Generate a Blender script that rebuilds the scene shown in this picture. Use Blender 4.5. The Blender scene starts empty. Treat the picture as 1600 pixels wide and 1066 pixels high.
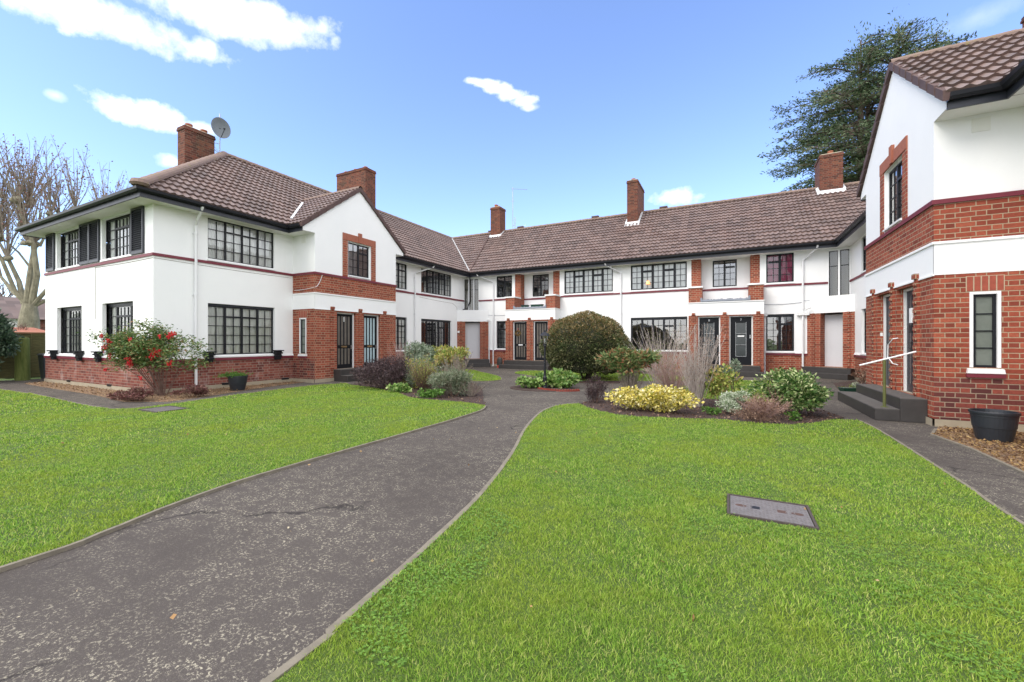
import bpy, bmesh, math, random
import numpy as np
from mathutils import Vector, Matrix
SC = bpy.context.scene
C = SC.collection
rnd = random.Random(7)
PI = math.pi

# ------------------------------------------------------------------ node helpers
class NT:
    def __init__(s, tree):
        s.t = tree; s.n = tree.nodes; s.l = tree.links
    def add(s, kind, **kw):
        n = s.n.new(kind)
        for k, v in kw.items():
            if k == 'inp':
                for i, val in v.items():
                    if isinstance(val, bpy.types.NodeSocket): s.l.new(val, n.inputs[i])
                    else: n.inputs[i].default_value = val
            else: setattr(n, k, v)
        return n
    def math(s, op, a, b=0.0, c=None, clamp=False):
        n = s.n.new('ShaderNodeMath'); n.operation = op; n.use_clamp = clamp
        for i, v in enumerate((a, b, c)):
            if v is None: continue
            if isinstance(v, bpy.types.NodeSocket): s.l.new(v, n.inputs[i])
            else: n.inputs[i].default_value = v
        return n.outputs[0]
    def mix(s, fac, a, b, blend='MIX'):
        n = s.n.new('ShaderNodeMix'); n.data_type = 'RGBA'; n.blend_type = blend
        for i, v in ((0, fac), (6, a), (7, b)):
            if isinstance(v, bpy.types.NodeSocket): s.l.new(v, n.inputs[i])
            else:
                if i and len(v) == 3: v = (*v, 1)
                n.inputs[i].default_value = v
        return n.outputs[2]
    def noise(s, vec, scale, detail=3, rough=.55, dist=0.0):
        n = s.n.new('ShaderNodeTexNoise')
        if vec is not None: s.l.new(vec, n.inputs['Vector'])
        n.inputs['Scale'].default_value = scale; n.inputs['Detail'].default_value = detail
        n.inputs['Roughness'].default_value = rough; n.inputs['Distortion'].default_value = dist
        return n.outputs['Fac']
    def ramp(s, fac, stops, interp='LINEAR'):
        n = s.n.new('ShaderNodeValToRGB'); s.l.new(fac, n.inputs[0])
        cr = n.color_ramp; cr.interpolation = interp
        while len(cr.elements) < len(stops): cr.elements.new(.5)
        for e, (p, c) in zip(cr.elements, stops):
            e.position = p
            e.color = (c, c, c, 1) if isinstance(c, (int, float)) else (*c, 1)
        return n.outputs[0]
    def mrange(s, v, a, b, c=0.0, d=1.0):
        n = s.n.new('ShaderNodeMapRange'); s.l.new(v, n.inputs[0])
        for i, x in enumerate((a, b, c, d)): n.inputs[i+1].default_value = x
        return n.outputs[0]
    def bump(s, h, strength=.4, dist=.01):
        n = s.n.new('ShaderNodeBump'); s.l.new(h, n.inputs['Height'])
        n.inputs['Strength'].default_value = strength; n.inputs['Distance'].default_value = dist
        return n.outputs[0]

def new_mat(name):
    m = bpy.data.materials.new(name); m.use_nodes = True
    t = NT(m.node_tree)
    p = t.n['Principled BSDF']
    return m, t, p

def flat(name, col, rough=.6, var=.12, scale=6.0, bump=0.0, metal=0.0, spec=.5):
    m, t, p = new_mat(name)
    co = t.add('ShaderNodeTexCoord').outputs['Object']
    n = t.noise(co, scale, 4)
    c = t.mix(n, tuple(x*(1-var) for x in col), tuple(min(1, x*(1+var)) for x in col))
    t.l.new(c, p.inputs['Base Color'])
    p.inputs['Roughness'].default_value = rough; p.inputs['Metallic'].default_value = metal
    p.inputs['Specular IOR Level'].default_value = spec
    if bump:
        t.l.new(t.bump(t.noise(co, scale*8, 3), bump, .005), p.inputs['Normal'])
    return m

M = {}
# white painted render
def mk_render():
    m, t, p = new_mat('white_render')
    uv = t.add('ShaderNodeTexCoord').outputs['UV']
    geo = t.add('ShaderNodeNewGeometry').outputs['Position']
    n1 = t.noise(geo, .7, 5, .6); n2 = t.noise(geo, 14, 4)
    mp = t.add('ShaderNodeMapping', inp={0: geo}); mp.inputs['Scale'].default_value = (3, 3, .35)
    st = t.noise(mp.outputs[0], 1.6, 5, .65)
    c = t.mix(t.mrange(n1, .3, .75), (.85, .855, .855), (.90, .90, .895))
    c = t.mix(t.mrange(st, .60, .85, 0, .08), c, (.55, .54, .49))
    c = t.mix(t.mrange(n2, .62, .8, 0, .10), c, (.6, .6, .57))
    t.l.new(c, p.inputs['Base Color']); p.inputs['Roughness'].default_value = .75
    p.inputs['Specular IOR Level'].default_value = .25
    h = t.math('ADD', t.noise(geo, 5, 3), t.math('MULTIPLY', t.noise(geo, 90, 2), .35))
    t.l.new(t.bump(h, .25, .012), p.inputs['Normal'])
    return m
M['white'] = mk_render()
M['soffit'] = flat('soffit_paint', (.80, .80, .76), .7, .05, 2)
M['wpaint'] = flat('white_gloss_paint', (.82, .82, .82), .35, .04, 4)
M['pipe'] = flat('white_pipe_plastic', (.78, .78, .79), .35, .05, 3)
M['black'] = flat('black_paint', (.012, .013, .017), .4, .2, 8, spec=.3)
M['doorblack'] = flat('black_door_paint', (.005, .006, .009), .5, .2, 8, spec=.25)
M['fascia'] = flat('fascia_black_paint', (.024, .027, .038), .42, .25, 5)
M['burg'] = flat('burgundy_paint', (.17, .022, .038), .5, .18, 9)
M['lead'] = flat('lead_sheet', (.23, .25, .29), .5, .25, 9, .3, .4)
M['flash'] = flat('painted_flashing', (.66, .68, .70), .5, .15, 9, .3)
M['galv2'] = flat('weathered_valley_lead', (.42, .42, .42), .6, .3, 8, .3)
M['step'] = flat('dark_step_stone', (.038, .034, .032), .55, .35, 7, .3)
M['tread'] = flat('worn_step_tread', (.095, .086, .076), .8, .35, 6, .4)
M['conc'] = flat('plinth_concrete', (.34, .29, .21), .85, .25, 5, .5)
M['kerb'] = flat('edging_concrete', (.19, .165, .125), .85, .45, 11, .6)
M['plastic'] = flat('black_plastic', (.018, .022, .028), .42, .25, 6)
M['brass'] = flat('dull_brass', (.35, .24, .13), .35, .2, 20, 0, .8)
M['chrome'] = flat('brushed_metal', (.5, .5, .5), .3, .1, 20, 0, .9)
M['olive'] = flat('mossy_green_post_paint', (.10, .11, .030), .6, .35, 14)
M['terra'] = flat('terracotta', (.36, .13, .07), .75, .25, 9, .3)
M['galv'] = flat('galvanised_steel', (.42, .43, .45), .4, .15, 12, 0, .7)
M['dish'] = flat('grey_dish_paint', (.13, .15, .17), .5, .1, 6)

def mk_brick(name, weather):
    m, t, p = new_mat(name)
    uv = t.add('ShaderNodeTexCoord').outputs['UV']
    geo = t.add('ShaderNodeNewGeometry').outputs['Position']
    sep = t.add('ShaderNodeSeparateXYZ', inp={0: uv})
    wob = t.math('MULTIPLY', t.math('SUBTRACT', t.noise(uv, 9, 2), .5), .006)
    u = t.math('ADD', sep.outputs[0], wob); v = t.math('ADD', sep.outputs[1], wob)
    P_ = .388; H_ = .0865; BW = .259; mo = .0092
    row = t.math('FLOOR', t.math('DIVIDE', v, H_))
    vf = t.math('SUBTRACT', v, t.math('MULTIPLY', row, H_))
    odd = t.math('MODULO', t.math('ABSOLUTE', row), 2.0)
    us = t.math('ADD', u, t.math('MULTIPLY', odd, P_/2))
    cell = t.math('FLOOR', t.math('DIVIDE', us, P_))
    uf = t.math('SUBTRACT', us, t.math('MULTIPLY', cell, P_))
    head = t.math('GREATER_THAN', uf, BW)
    # distance to the nearest joint
    du = t.math('MINIMUM', t.math('MINIMUM', uf, t.math('ABSOLUTE', t.math('SUBTRACT', uf, BW))), t.math('SUBTRACT', P_, uf))
    dv = t.math('MINIMUM', vf, t.math('SUBTRACT', H_, vf))
    d = t.math('MINIMUM', du, dv)
    mort = t.mrange(d, mo*.45, mo*.95, 1.0, 0.0)
    comb = t.add('ShaderNodeCombineXYZ', inp={0: t.math('ADD', t.math('MULTIPLY', cell, 2.0), head), 1: row})
    wn = t.add('ShaderNodeTexWhiteNoise', noise_dimensions='2D', inp={0: comb.outputs[0]}).outputs[0]
    if weather == 'clean':
        stops = [(0, (.19, .043, .028)), (.25, (.27, .060, .036)), (.7, (.335, .079, .046)), (1, (.39, .105, .060))]; mc = (.43, .34, .23)
    elif weather == 'old':
        stops = [(0, (.12, .036, .030)), (.35, (.19, .050, .038)), (.7, (.25, .075, .052)), (1, (.29, .11, .08))]; mc = (.33, .25, .20)
    elif weather == 'low':
        stops = [(0, (.085, .030, .030)), (.35, (.15, .042, .036)), (.7, (.22, .055, .042)), (1, (.30, .075, .05))]; mc = (.36, .28, .20)
    else:
        stops = [(0, (.075, .028, .022)), (.4, (.135, .042, .029)), (.8, (.185, .057, .036)), (1, (.22, .08, .045))]; mc = (.19, .14, .10)
    bc = t.ramp(wn, stops)
    bc = t.mix(t.mrange(t.noise(geo, 30, 4), .35, .75, 0, .5), bc, tuple(x*.6 for x in stops[1][1]))
    mcv = t.mix(t.noise(geo, 8, 3), tuple(x*.75 for x in mc), mc)
    c = t.mix(mort, bc, mcv)
    if weather == 'old':
        mp = t.add('ShaderNodeMapping', inp={0: geo}); mp.inputs['Scale'].default_value = (2.2, 2.2, .9)
        w = t.mrange(t.noise(mp.outputs[0], 1.3, 6, .7), .54, .74, 0, .5)
        c = t.mix(w, c, (.48, .40, .37))
    if weather == 'stack':
        w = t.mrange(t.noise(geo, 1.2, 5, .7), .5, .75, 0, .6)
        c = t.mix(w, c, (.07, .055, .035))
    if weather == 'clean':
        w = t.mrange(t.noise(geo, .9, 5, .7), .60, .85, 0, .5)
        c = t.mix(w, c, (.13, .04, .032))
    t.l.new(c, p.inputs['Base Color']); p.inputs['Roughness'].default_value = .85
    p.inputs['Specular IOR Level'].default_value = .25
    h = t.math('ADD', t.math('MULTIPLY', mort, -1.0), t.math('MULTIPLY', t.noise(geo, 60, 3), .35))
    t.l.new(t.bump(h, .55, .006), p.inputs['Normal'])
    return m
M['brick'] = mk_brick('red_brick', 'clean')
M['brick_old'] = mk_brick('weathered_red_brick', 'old')
M['brick_low'] = mk_brick('purple_brown_brick', 'low')
M['brick_stack'] = mk_brick('dark_chimney_brick', 'stack')
M['brick_plain'] = flat('rubbed_red_brick', (.34, .115, .07), .85, .3, 14, .5)
M['mortar'] = flat('pale_mortar', (.45, .36, .25), .9, .15, 20)
M['brick_stain'] = flat('dark_red_brick', (.33, .075, .045), .85, .35, 14, .5)

def mk_tile():
    m, t, p = new_mat('brown_roof_tile')
    geo = t.add('ShaderNodeNewGeometry').outputs['Position']
    uv = t.add('ShaderNodeTexCoord').outputs['UV']
    br = t.add('ShaderNodeTexWhiteNoise', noise_dimensions='2D')
    sep = t.add('ShaderNodeSeparateXYZ', inp={0: uv})
    cx = t.math('FLOOR', t.math('DIVIDE', sep.outputs[0], .30)); cy = t.math('FLOOR', t.math('DIVIDE', sep.outputs[1], .345))
    cb = t.add('ShaderNodeCombineXYZ', inp={0: cx, 1: cy}); t.l.new(cb.outputs[0], br.inputs[0])
    c = t.ramp(br.outputs[0], [(0, (.110, .078, .070)), (.5, (.155, .109, .098)), (1, (.195, .139, .124))])
    n = t.noise(geo, 1.1, 6, .65)
    c = t.mix(t.mrange(n, .45, .75, 0, .45), c, (.20, .115, .092))
    n2 = t.noise(geo, 6, 5, .7)
    c = t.mix(t.mrange(n2, .62, .8, 0, .55), c, (.13, .12, .075))
    n3 = t.noise(geo, 45, 3, .6)
    c = t.mix(t.mrange(n3, .66, .8, 0, .5), c, (.36, .31, .28))
    t.l.new(c, p.inputs['Base Color']); p.inputs['Roughness'].default_value = .46
    p.inputs['Specular IOR Level'].default_value = .4
    t.l.new(t.bump(n3, .25, .006), p.inputs['Normal'])
    return m
M['tile'] = mk_tile()
def mk_ridge(name, a, b, moss):
    m, t, p = new_mat(name)
    geo = t.add('ShaderNodeNewGeometry').outputs['Position']
    c = t.mix(t.noise(geo, 3, 4), a, b)
    c = t.mix(t.mrange(t.noise(geo, 5, 5, .7), .55, .72, 0, moss), c, (.20, .17, .04))
    t.l.new(c, p.inputs['Base Color']); p.inputs['Roughness'].default_value = .8
    t.l.new(t.bump(t.noise(geo, 40, 3), .4, .006), p.inputs['Normal'])
    return m
M['ridge'] = mk_ridge('ridge_tile', (.17, .115, .095), (.27, .19, .155), .8)
M['verge'] = mk_ridge('verge_tile', (.07, .040, .038), (.115, .068, .062), .1)

def mk_glass(name, tint, refl):
    m, t, p = new_mat(name)
    t.n.remove(p)
    out = t.n['Material Output']
    geo = t.add('ShaderNodeNewGeometry').outputs['Position']
    tr = t.add('ShaderNodeBsdfTransparent'); tr.inputs[0].default_value = (*tint, 1)
    gl = t.add('ShaderNodeBsdfGlossy'); gl.inputs['Roughness'].default_value = .02; gl.inputs[0].default_value = (1, 1, 1, 1)
    t.l.new(t.bump(t.noise(geo, 1.7, 2), .12, .03), gl.inputs['Normal'])
    fr = t.add('ShaderNodeFresnel'); fr.inputs[0].default_value = 1.5
    f = t.math('ADD', t.math('MULTIPLY', fr.outputs[0], 1.3), refl, clamp=True)
    mx = t.add('ShaderNodeMixShader', inp={0: f, 1: tr.outputs[0], 2: gl.outputs[0]})
    t.l.new(mx.outputs[0], out.inputs[0])
    return m
M['glass'] = mk_glass('window_glass', (.98, .99, .99), .03)
M['glass_dark'] = mk_glass('dark_window_glass', (.5, .52, .55), .17)
M['obscure'] = flat('obscured_glass', (.17, .19, .165), .22, .3, 5)
M['blueglass'] = flat('pale_blue_reeded_glass', (.40, .52, .56), .25, .2, 3)
M['browng'] = flat('brown_reeded_glass', (.13, .115, .10), .25, .3, 4)
M['darkg'] = flat('grey_door_glass', (.045, .052, .056), .15, .3, 4)
M['whitepanel'] = flat('grey_white_panel', (.60, .60, .62), .6, .05, 2)

def mk_curtain(name, col, tr=.35):
    m, t, p = new_mat(name)
    out = t.n['Material Output']
    geo = t.add('ShaderNodeNewGeometry').outputs['Position']
    mp = t.add('ShaderNodeMapping', inp={0: geo}); mp.inputs['Scale'].default_value = (6, 6, .5)
    c = t.mix(t.mrange(t.noise(mp.outputs[0], 2.2, 3), .3, .7), tuple(x*.85 for x in col), col)
    t.l.new(c, p.inputs['Base Color']); p.inputs['Roughness'].default_value = .9
    return m
M['net'] = mk_curtain('net_curtain', (.86, .87, .85))
M['netd'] = mk_curtain('grey_net_curtain', (.74, .74, .69))
M['pinkc'] = mk_curtain('pink_curtain', (.42, .06, .14))
M['darkc'] = mk_curtain('dark_room_drape', (.05, .055, .055))
M['stairw'] = mk_curtain('stair_wall', (.30, .28, .23))
M['tan'] = mk_curtain('brown_blind', (.11, .085, .065))

# ground materials
def mk_asphalt():
    m, t, p = new_mat('worn_asphalt')
    geo = t.add('ShaderNodeNewGeometry').outputs['Position']
    big = t.noise(geo, .35, 4, .6); fine = t.noise(geo, 130, 3, .7); mid = t.noise(geo, 2.2, 5, .6)
    c = t.mix(t.mrange(big, .3, .7), (.056, .050, .044), (.126, .112, .100))
    c = t.mix(t.mrange(fine, .3, .75, 0, .8), tuple(x*.55 for x in (.13, .11, .10)), c)
    vo = t.add('ShaderNodeTexVoronoi', inp={0: geo}); vo.inputs['Scale'].default_value = 160
    sp = t.mrange(vo.outputs['Distance'], .12, .3, 1, 0)
    stone = t.math('MULTIPLY', sp, t.mrange(t.noise(geo, 60, 2), .50, .56))
    c = t.mix(t.math('MULTIPLY', stone, .7), c, (.33, .28, .26))
    # pale lichen flecks, denser in patches
    lich = t.mrange(t.noise(geo, 50, 5, .8, .25), .535, .585)
    patch = t.mrange(t.noise(geo, .7, 3, .6), .34, .58, .12, 1)
    sub = t.mrange(t.noise(geo, 9, 3, .6), .42, .56, .1, 1)
    lf = t.math('MULTIPLY', t.math('MULTIPLY', lich, patch), sub)
    c = t.mix(t.math('MULTIPLY', lf, .9), c, (.42, .38, .29))
    moss = t.mrange(t.noise(geo, 1.3, 5, .7), .66, .8, 0, .5)
    c = t.mix(moss, c, (.085, .085, .035))
    # a few cracks
    v2 = t.add('ShaderNodeTexVoronoi', feature='DISTANCE_TO_EDGE'); v2.inputs['Scale'].default_value = .55
    wv = t.add('ShaderNodeVectorMath', operation='ADD'); t.l.new(geo, wv.inputs[0])
    nz = t.add('ShaderNodeTexNoise'); t.l.new(geo, nz.inputs[0]); nz.inputs['Scale'].default_value = 1.6; nz.inputs['Detail'].default_value = 6
    t.l.new(nz.outputs['Color'], wv.inputs[1]); t.l.new(wv.outputs[0], v2.inputs[0])
    cr = t.math('MULTIPLY', t.mrange(v2.outputs[0], .0, .016, 1, 0), t.mrange(t.noise(geo, .8, 2), .52, .58))
    c = t.mix(t.math('MULTIPLY', cr, .85), c, (.025, .022, .022))
    t.l.new(c, p.inputs['Base Color']); p.inputs['Roughness'].default_value = .9; p.inputs['Specular IOR Level'].default_value = .15
    h = t.math('ADD', fine, t.math('MULTIPLY', cr, -1.5))
    t.l.new(t.bump(h, .6, .006), p.inputs['Normal'])
    return m
M['asphalt'] = mk_asphalt()
def mk_turf():
    m, t, p = new_mat('lawn_turf')
    geo = t.add('ShaderNodeNewGeometry').outputs['Position']
    c = t.mix(t.noise(geo, 60, 4, .7), (.035, .065, .012), (.09, .15, .022))
    c = t.mix(t.mrange(t.noise(geo, 1.2, 4), .35, .7), c, (.08, .13, .018))
    t.l.new(c, p.inputs['Base Color']); p.inputs['Roughness'].default_value = .9
    t.l.new(t.bump(t.noise(geo, 80, 3), 1, .02), p.inputs['Normal'])
    return m
M['turf'] = mk_turf()
def mk_soil():
    m, t, p = new_mat('bark_mulch_soil')
    geo = t.add('ShaderNodeNewGeometry').outputs['Position']
    c = t.ramp(t.noise(geo, 38, 5, .7), [(.3, (.018, .012, .010)), (.5, (.055, .032, .026)), (.65, (.10, .06, .05)), (.8, (.17, .11, .08))])
    t.l.new(c, p.inputs['Base Color']); p.inputs['Roughness'].default_value = .9
    t.l.new(t.bump(t.noise(geo, 40, 5), 1, .03), p.inputs['Normal'])
    return m
M['soil'] = mk_soil()
def mk_gravel():
    m, t, p = new_mat('leaf_strewn_gravel')
    geo = t.add('ShaderNodeNewGeometry').outputs['Position']
    vo = t.add('ShaderNodeTexVoronoi', inp={0: geo}); vo.inputs['Scale'].default_value = 34
    sp = t.add('ShaderNodeSeparateXYZ', inp={0: vo.outputs['Color']})
    c = t.ramp(sp.outputs[0], [(0, (.10, .05, .028)), (.3, (.22, .12, .06)), (.6, (.36, .22, .10)), (.85, (.45, .32, .18)), (1, (.18, .10, .06))])
    c = t.mix(t.mrange(vo.outputs['Distance'], .3, .75, 0, .8), c, (.05, .03, .02))
    t.l.new(c, p.inputs['Base Color']); p.inputs['Roughness'].default_value = .9
    t.l.new(t.bump(vo.outputs['Distance'], -1, .02), p.inputs['Normal'])
    return m
M['gravel'] = mk_gravel()
def mk_wood(name, a, b, sc=(1, 1, 8)):
    m, t, p = new_mat(name)
    co = t.add('ShaderNodeTexCoord').outputs['Object']
    mp = t.add('ShaderNodeMapping', inp={0: co}); mp.inputs['Scale'].default_value = sc
    c = t.mix(t.mrange(t.noise(mp.outputs[0], 3, 6, .7), .3, .7), a, b)
    t.l.new(c, p.inputs['Base Color']); p.inputs['Roughness'].default_value = .85
    t.l.new(t.bump(t.noise(mp.outputs[0], 8, 4), .5, .01), p.inputs['Normal'])
    return m
M['fence'] = mk_wood('mossy_fence_wood', (.055, .050, .018), (.15, .135, .045))
M['post'] = mk_wood('mossy_timber_post', (.06, .09, .012), (.17, .19, .05), (6, 6, .6))
M['bark_plane'] = mk_wood('plane_tree_bark', (.13, .115, .075), (.33, .30, .21), (2, 2, 1))
M['bark'] = mk_wood('dark_bark', (.055, .040, .030), (.14, .10, .075), (5, 5, .8))
M['twig'] = mk_wood('pale_twig', (.17, .135, .10), (.36, .31, .26), (5, 5, 2))
M['twigw'] = mk_wood('silvery_dead_twig', (.30, .25, .22), (.55, .48, .44), (5, 5, 2))
M['twigp'] = mk_wood('pink_brown_twig', (.26, .15, .13), (.50, .34, .30), (5, 5, 2))
M['twigd'] = mk_wood('dark_brown_twig', (.07, .04, .032), (.20, .12, .09), (5, 5, 2))

def leafmat(name, cols, trans=.25, rough=.5, patch=None, spec=.35):
    m, t, p = new_mat(name)
    out = t.n['Material Output']
    g = t.add('ShaderNodeNewGeometry')
    r = g.outputs['Random Per Island']
    n = len(cols)
    c = t.ramp(r, [(i/(n-1) if n > 1 else 0, cols[i]) for i in range(n)])
    if patch:
        c = t.mix(t.mrange(t.noise(g.outputs['Position'], patch[0], 3), .42, .62, 0, patch[2] if len(patch) > 2 else .7), c, patch[1])
    t.l.new(c, p.inputs['Base Color']); p.inputs['Roughness'].default_value = rough
    p.inputs['Specular IOR Level'].default_value = spec
    tl = t.add('ShaderNodeBsdfTranslucent'); t.l.new(c, tl.inputs[0])
    mx = t.add('ShaderNodeMixShader', inp={0: trans, 1: p.outputs[0], 2: tl.outputs[0]})
    t.l.new(mx.outputs[0], out.inputs[0])
    return m
# ------------------------------------------------------------------ mesh helpers
ROOT = {}
def thing(name, label, cat, loc=(0, 0, 0), group=None, kind=None):
    o = bpy.data.objects.new(name, None); C.objects.link(o)
    o.location = loc; o.empty_display_size = .2
    o['label'] = label; o['category'] = cat
    if group: o['group'] = group
    if kind: o['kind'] = kind
    ROOT[o.name] = Vector(loc)
    return o
def tag(o, label=None, cat=None, group=None, kind=None):
    if label: o['label'] = label
    if cat: o['category'] = cat
    if group: o['group'] = group
    if kind: o['kind'] = kind
    return o
def finish(name, me, mat, parent, loc):
    if mat is not None: me.materials.append(mat)
    o = bpy.data.objects.new(name, me); C.objects.link(o)
    if parent is not None:
        o.parent = parent; ROOT[o.name] = loc
    else:
        o.location = loc; ROOT[o.name] = Vector(loc)
    return o
def rootof(parent, base):
    if parent is not None: return ROOT[parent.name]
    return Vector(base) if base is not None else Vector((0, 0, 0))
def set_uv(me, off):
    n = len(me.polygons)
    if not n: return
    nl = len(me.loops)
    co = np.empty(len(me.vertices)*3, 'f'); me.vertices.foreach_get('co', co); co = co.reshape(-1, 3) + np.array(off, 'f')
    vi = np.empty(nl, 'i'); me.loops.foreach_get('vertex_index', vi)
    nm = np.empty(n*3, 'f'); me.polygons.foreach_get('normal', nm); nm = nm.reshape(-1, 3)
    lt = np.empty(n, 'i'); me.polygons.foreach_get('loop_total', lt)
    N = np.repeat(nm, lt, 0); P = co[vi]
    hor = np.abs(N[:, 2]) > .9
    tx = -N[:, 1]; ty = N[:, 0]
    l = np.sqrt(tx*tx+ty*ty)+1e-9; tx /= l; ty /= l
    s = np.where(np.abs(tx) > np.abs(ty), np.sign(tx), np.sign(ty)); tx *= s; ty *= s
    u = P[:, 0]*tx+P[:, 1]*ty
    v = P[:, 2]/np.sqrt(np.maximum(1-N[:, 2]**2, .05))
    u = np.where(hor, P[:, 0], u); v = np.where(hor, P[:, 1], v)
    uv = me.uv_layers.new(name='UVMap')
    uv.data.foreach_set('uv', np.stack([u, v], 1).astype('f').ravel())

class Fr:
    """A facade frame: u runs to the viewer's right along the wall, d outward, z up."""
    def __init__(s, o, ud):
        s.o = Vector((o[0], o[1], 0)); u = Vector((ud[0], ud[1], 0)).normalized()
        s.u = u; s.n = Vector((u.y, -u.x, 0))
    def p(s, u, d, z): return s.o + s.u*u + s.n*d + Vector((0, 0, z))

class MB:
    def __init__(s): s.v = []; s.f = []
    def poly(s, pts):
        i = len(s.v); s.v += [Vector(p) for p in pts]; s.f.append(tuple(range(i, i+len(pts))))
    def hexa(s, b, t):
        i = len(s.v); s.v += [Vector(p) for p in b] + [Vector(p) for p in t]; n = len(b)
        s.f.append(tuple(i+k for k in reversed(range(n)))); s.f.append(tuple(i+n+k for k in range(n)))
        for k in range(n):
            k2 = (k+1) % n; s.f.append((i+k, i+k2, i+n+k2, i+n+k))
    def fb(s, F, u0, u1, d0, d1, z0, z1):
        s.hexa([F.p(u0, d1, z0), F.p(u1, d1, z0), F.p(u1, d0, z0), F.p(u0, d0, z0)],
               [F.p(u0, d1, z1), F.p(u1, d1, z1), F.p(u1, d0, z1), F.p(u0, d0, z1)])
    def ab(s, x0, x1, y0, y1, z0, z1):
        s.hexa([(x0, y0, z0), (x1, y0, z0), (x1, y1, z0), (x0, y1, z0)], [(x0, y0, z1), (x1, y0, z1), (x1, y1, z1), (x0, y1, z1)])
    def bar(s, a, b, w, h, up=(0, 0, 1)):
        a = Vector(a); b = Vector(b); d = (b-a).normalized(); up = Vector(up)
        r = d.cross(up).normalized(); q = r.cross(d).normalized()
        cs = [(-w/2, -h/2), (w/2, -h/2), (w/2, h/2), (-w/2, h/2)]
        s.hexa([a+r*x+q*y for x, y in cs], [b+r*x+q*y for x, y in cs])
    def tube(s, pts, r, n=8, caps=True):
        pts = [Vector(p) for p in pts]
        rs = r if isinstance(r, (list, tuple)) else [r]*len(pts)
        base = len(s.v); q = None
        for k, p in enumerate(pts):
            a = pts[max(0, k-1)]; b = pts[min(len(pts)-1, k+1)]
            d = (b-a)
            if d.length < 1e-9: d = Vector((0, 0, 1))
            d.normalize()
            if q is None:
                q = d.orthogonal().normalized()
            else:
                q = (q - d*q.dot(d))
                q = q.normalized() if q.length > 1e-6 else d.orthogonal().normalized()
            w = d.cross(q)
            for j in range(n):
                a_ = 2*PI*j/n
                s.v.append(p + q*math.cos(a_)*rs[k] + w*math.sin(a_)*rs[k])
        for k in range(len(pts)-1):
            for j in range(n):
                j2 = (j+1) % n; i = base+k*n
                s.f.append((i+j, i+j2, i+n+j2, i+n+j))
        if caps:
            s.f.append(tuple(base+j for j in reversed(range(n)))); e = base+(len(pts)-1)*n
            s.f.append(tuple(e+j for j in range(n)))
    def lathe(s, c, prof, n=20, sx=1, sy=1):
        base = len(s.v); c = Vector(c)
        for r, z in prof:
            for j in range(n):
                a = 2*PI*j/n; s.v.append(c+Vector((r*math.cos(a)*sx, r*math.sin(a)*sy, z)))
        for k in range(len(prof)-1):
            for j in range(n):
                j2 = (j+1) % n; i = base+k*n
                s.f.append((i+j, i+j2, i+n+j2, i+n+j))
        s.f.append(tuple(base+j for j in reversed(range(n)))); e = base+(len(prof)-1)*n
        s.f.append(tuple(e+j for j in range(n)))
    def each(s, name, mat, parent):
        """one object per face island"""
        par = {}
        def find(a):
            while par.setdefault(a, a) != a: a = par[a]
            return a
        for f in s.f:
            for q in f[1:]: par[find(q)] = find(f[0])
        grp = {}
        for f in s.f: grp.setdefault(find(f[0]), []).append(f)
        for fs in grp.values():
            m = MB(); mp = {}
            for f in fs:
                for q in f:
                    if q not in mp: mp[q] = len(m.v); m.v.append(s.v[q])
                m.f.append(tuple(mp[q] for q in f))
            m.build(name, mat, parent)
    def build(s, name, mat, parent=None, base=None, smooth=False, uv=True, bevel=0):
        R = rootof(parent, base)
        me = bpy.data.meshes.new(name)
        me.from_pydata([tuple(p-R) for p in s.v], [], s.f)
        me.update()
        if uv: set_uv(me, R)
        if smooth: me.polygons.foreach_set('use_smooth', [True]*len(me.polygons))
        o = finish(name, me, mat, parent, R)
        if bevel:
            b = o.modifiers.new('bevel', 'BEVEL'); b.width = bevel; b.segments = 2; b.limit_method = 'ANGLE'
        return o

def npmesh(name, V, nper, faces, mat, parent=None, base=None):
    """V: (N*nper,3) world verts; faces: list of index tuples in one island."""
    R = rootof(parent, base)
    N = len(V)//nper
    V = (V-np.array(R, 'f')).astype('f')
    me = bpy.data.meshes.new(name)
    me.vertices.add(len(V)); me.vertices.foreach_set('co', V.ravel())
    lt = np.tile(np.array([len(f) for f in faces], 'i'), N)
    idx = np.concatenate([np.array(f, 'i') for f in faces])
    L = (idx[None, :] + (np.arange(N, dtype='i')*nper)[:, None]).ravel()
    me.loops.add(len(L)); me.loops.foreach_set('vertex_index', L)
    me.polygons.add(len(lt))
    ls = np.concatenate([[0], np.cumsum(lt)[:-1]]).astype('i')
    me.polygons.foreach_set('loop_start', ls)
    me.update(calc_edges=True); me.validate()
    return finish(name, me, mat, parent, R)

def leaves(name, P, D, size, mat, parent=None, base=None, seed=1, aspect=.45, upright=0.0, fold=.15):
    """Leaf quads at P (N,3), pointing roughly along D (N,3)."""
    g = np.random.default_rng(seed)
    N = len(P)
    D = D + g.normal(0, .45, (N, 3)); D[:, 2] += upright
    D /= np.linalg.norm(D, axis=1, keepdims=True)+1e-9
    r = g.normal(0, 1, (N, 3)); S = np.cross(D, r); S /= np.linalg.norm(S, axis=1, keepdims=True)+1e-9
    Nn = np.cross(D, S)
    s = (size*g.uniform(.6, 1.35, N))[:, None]
    a = P; b = P+D*s*.5+S*s*aspect*.5+Nn*s*fold; c = P+D*s; d = P+D*s*.5-S*s*aspect*.5+Nn*s*fold
    V = np.stack([a, b, c, d], 1).reshape(-1, 3)
    return npmesh(name, V, 4, [(0, 1, 2), (0, 2, 3)], mat, parent, base)

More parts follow.
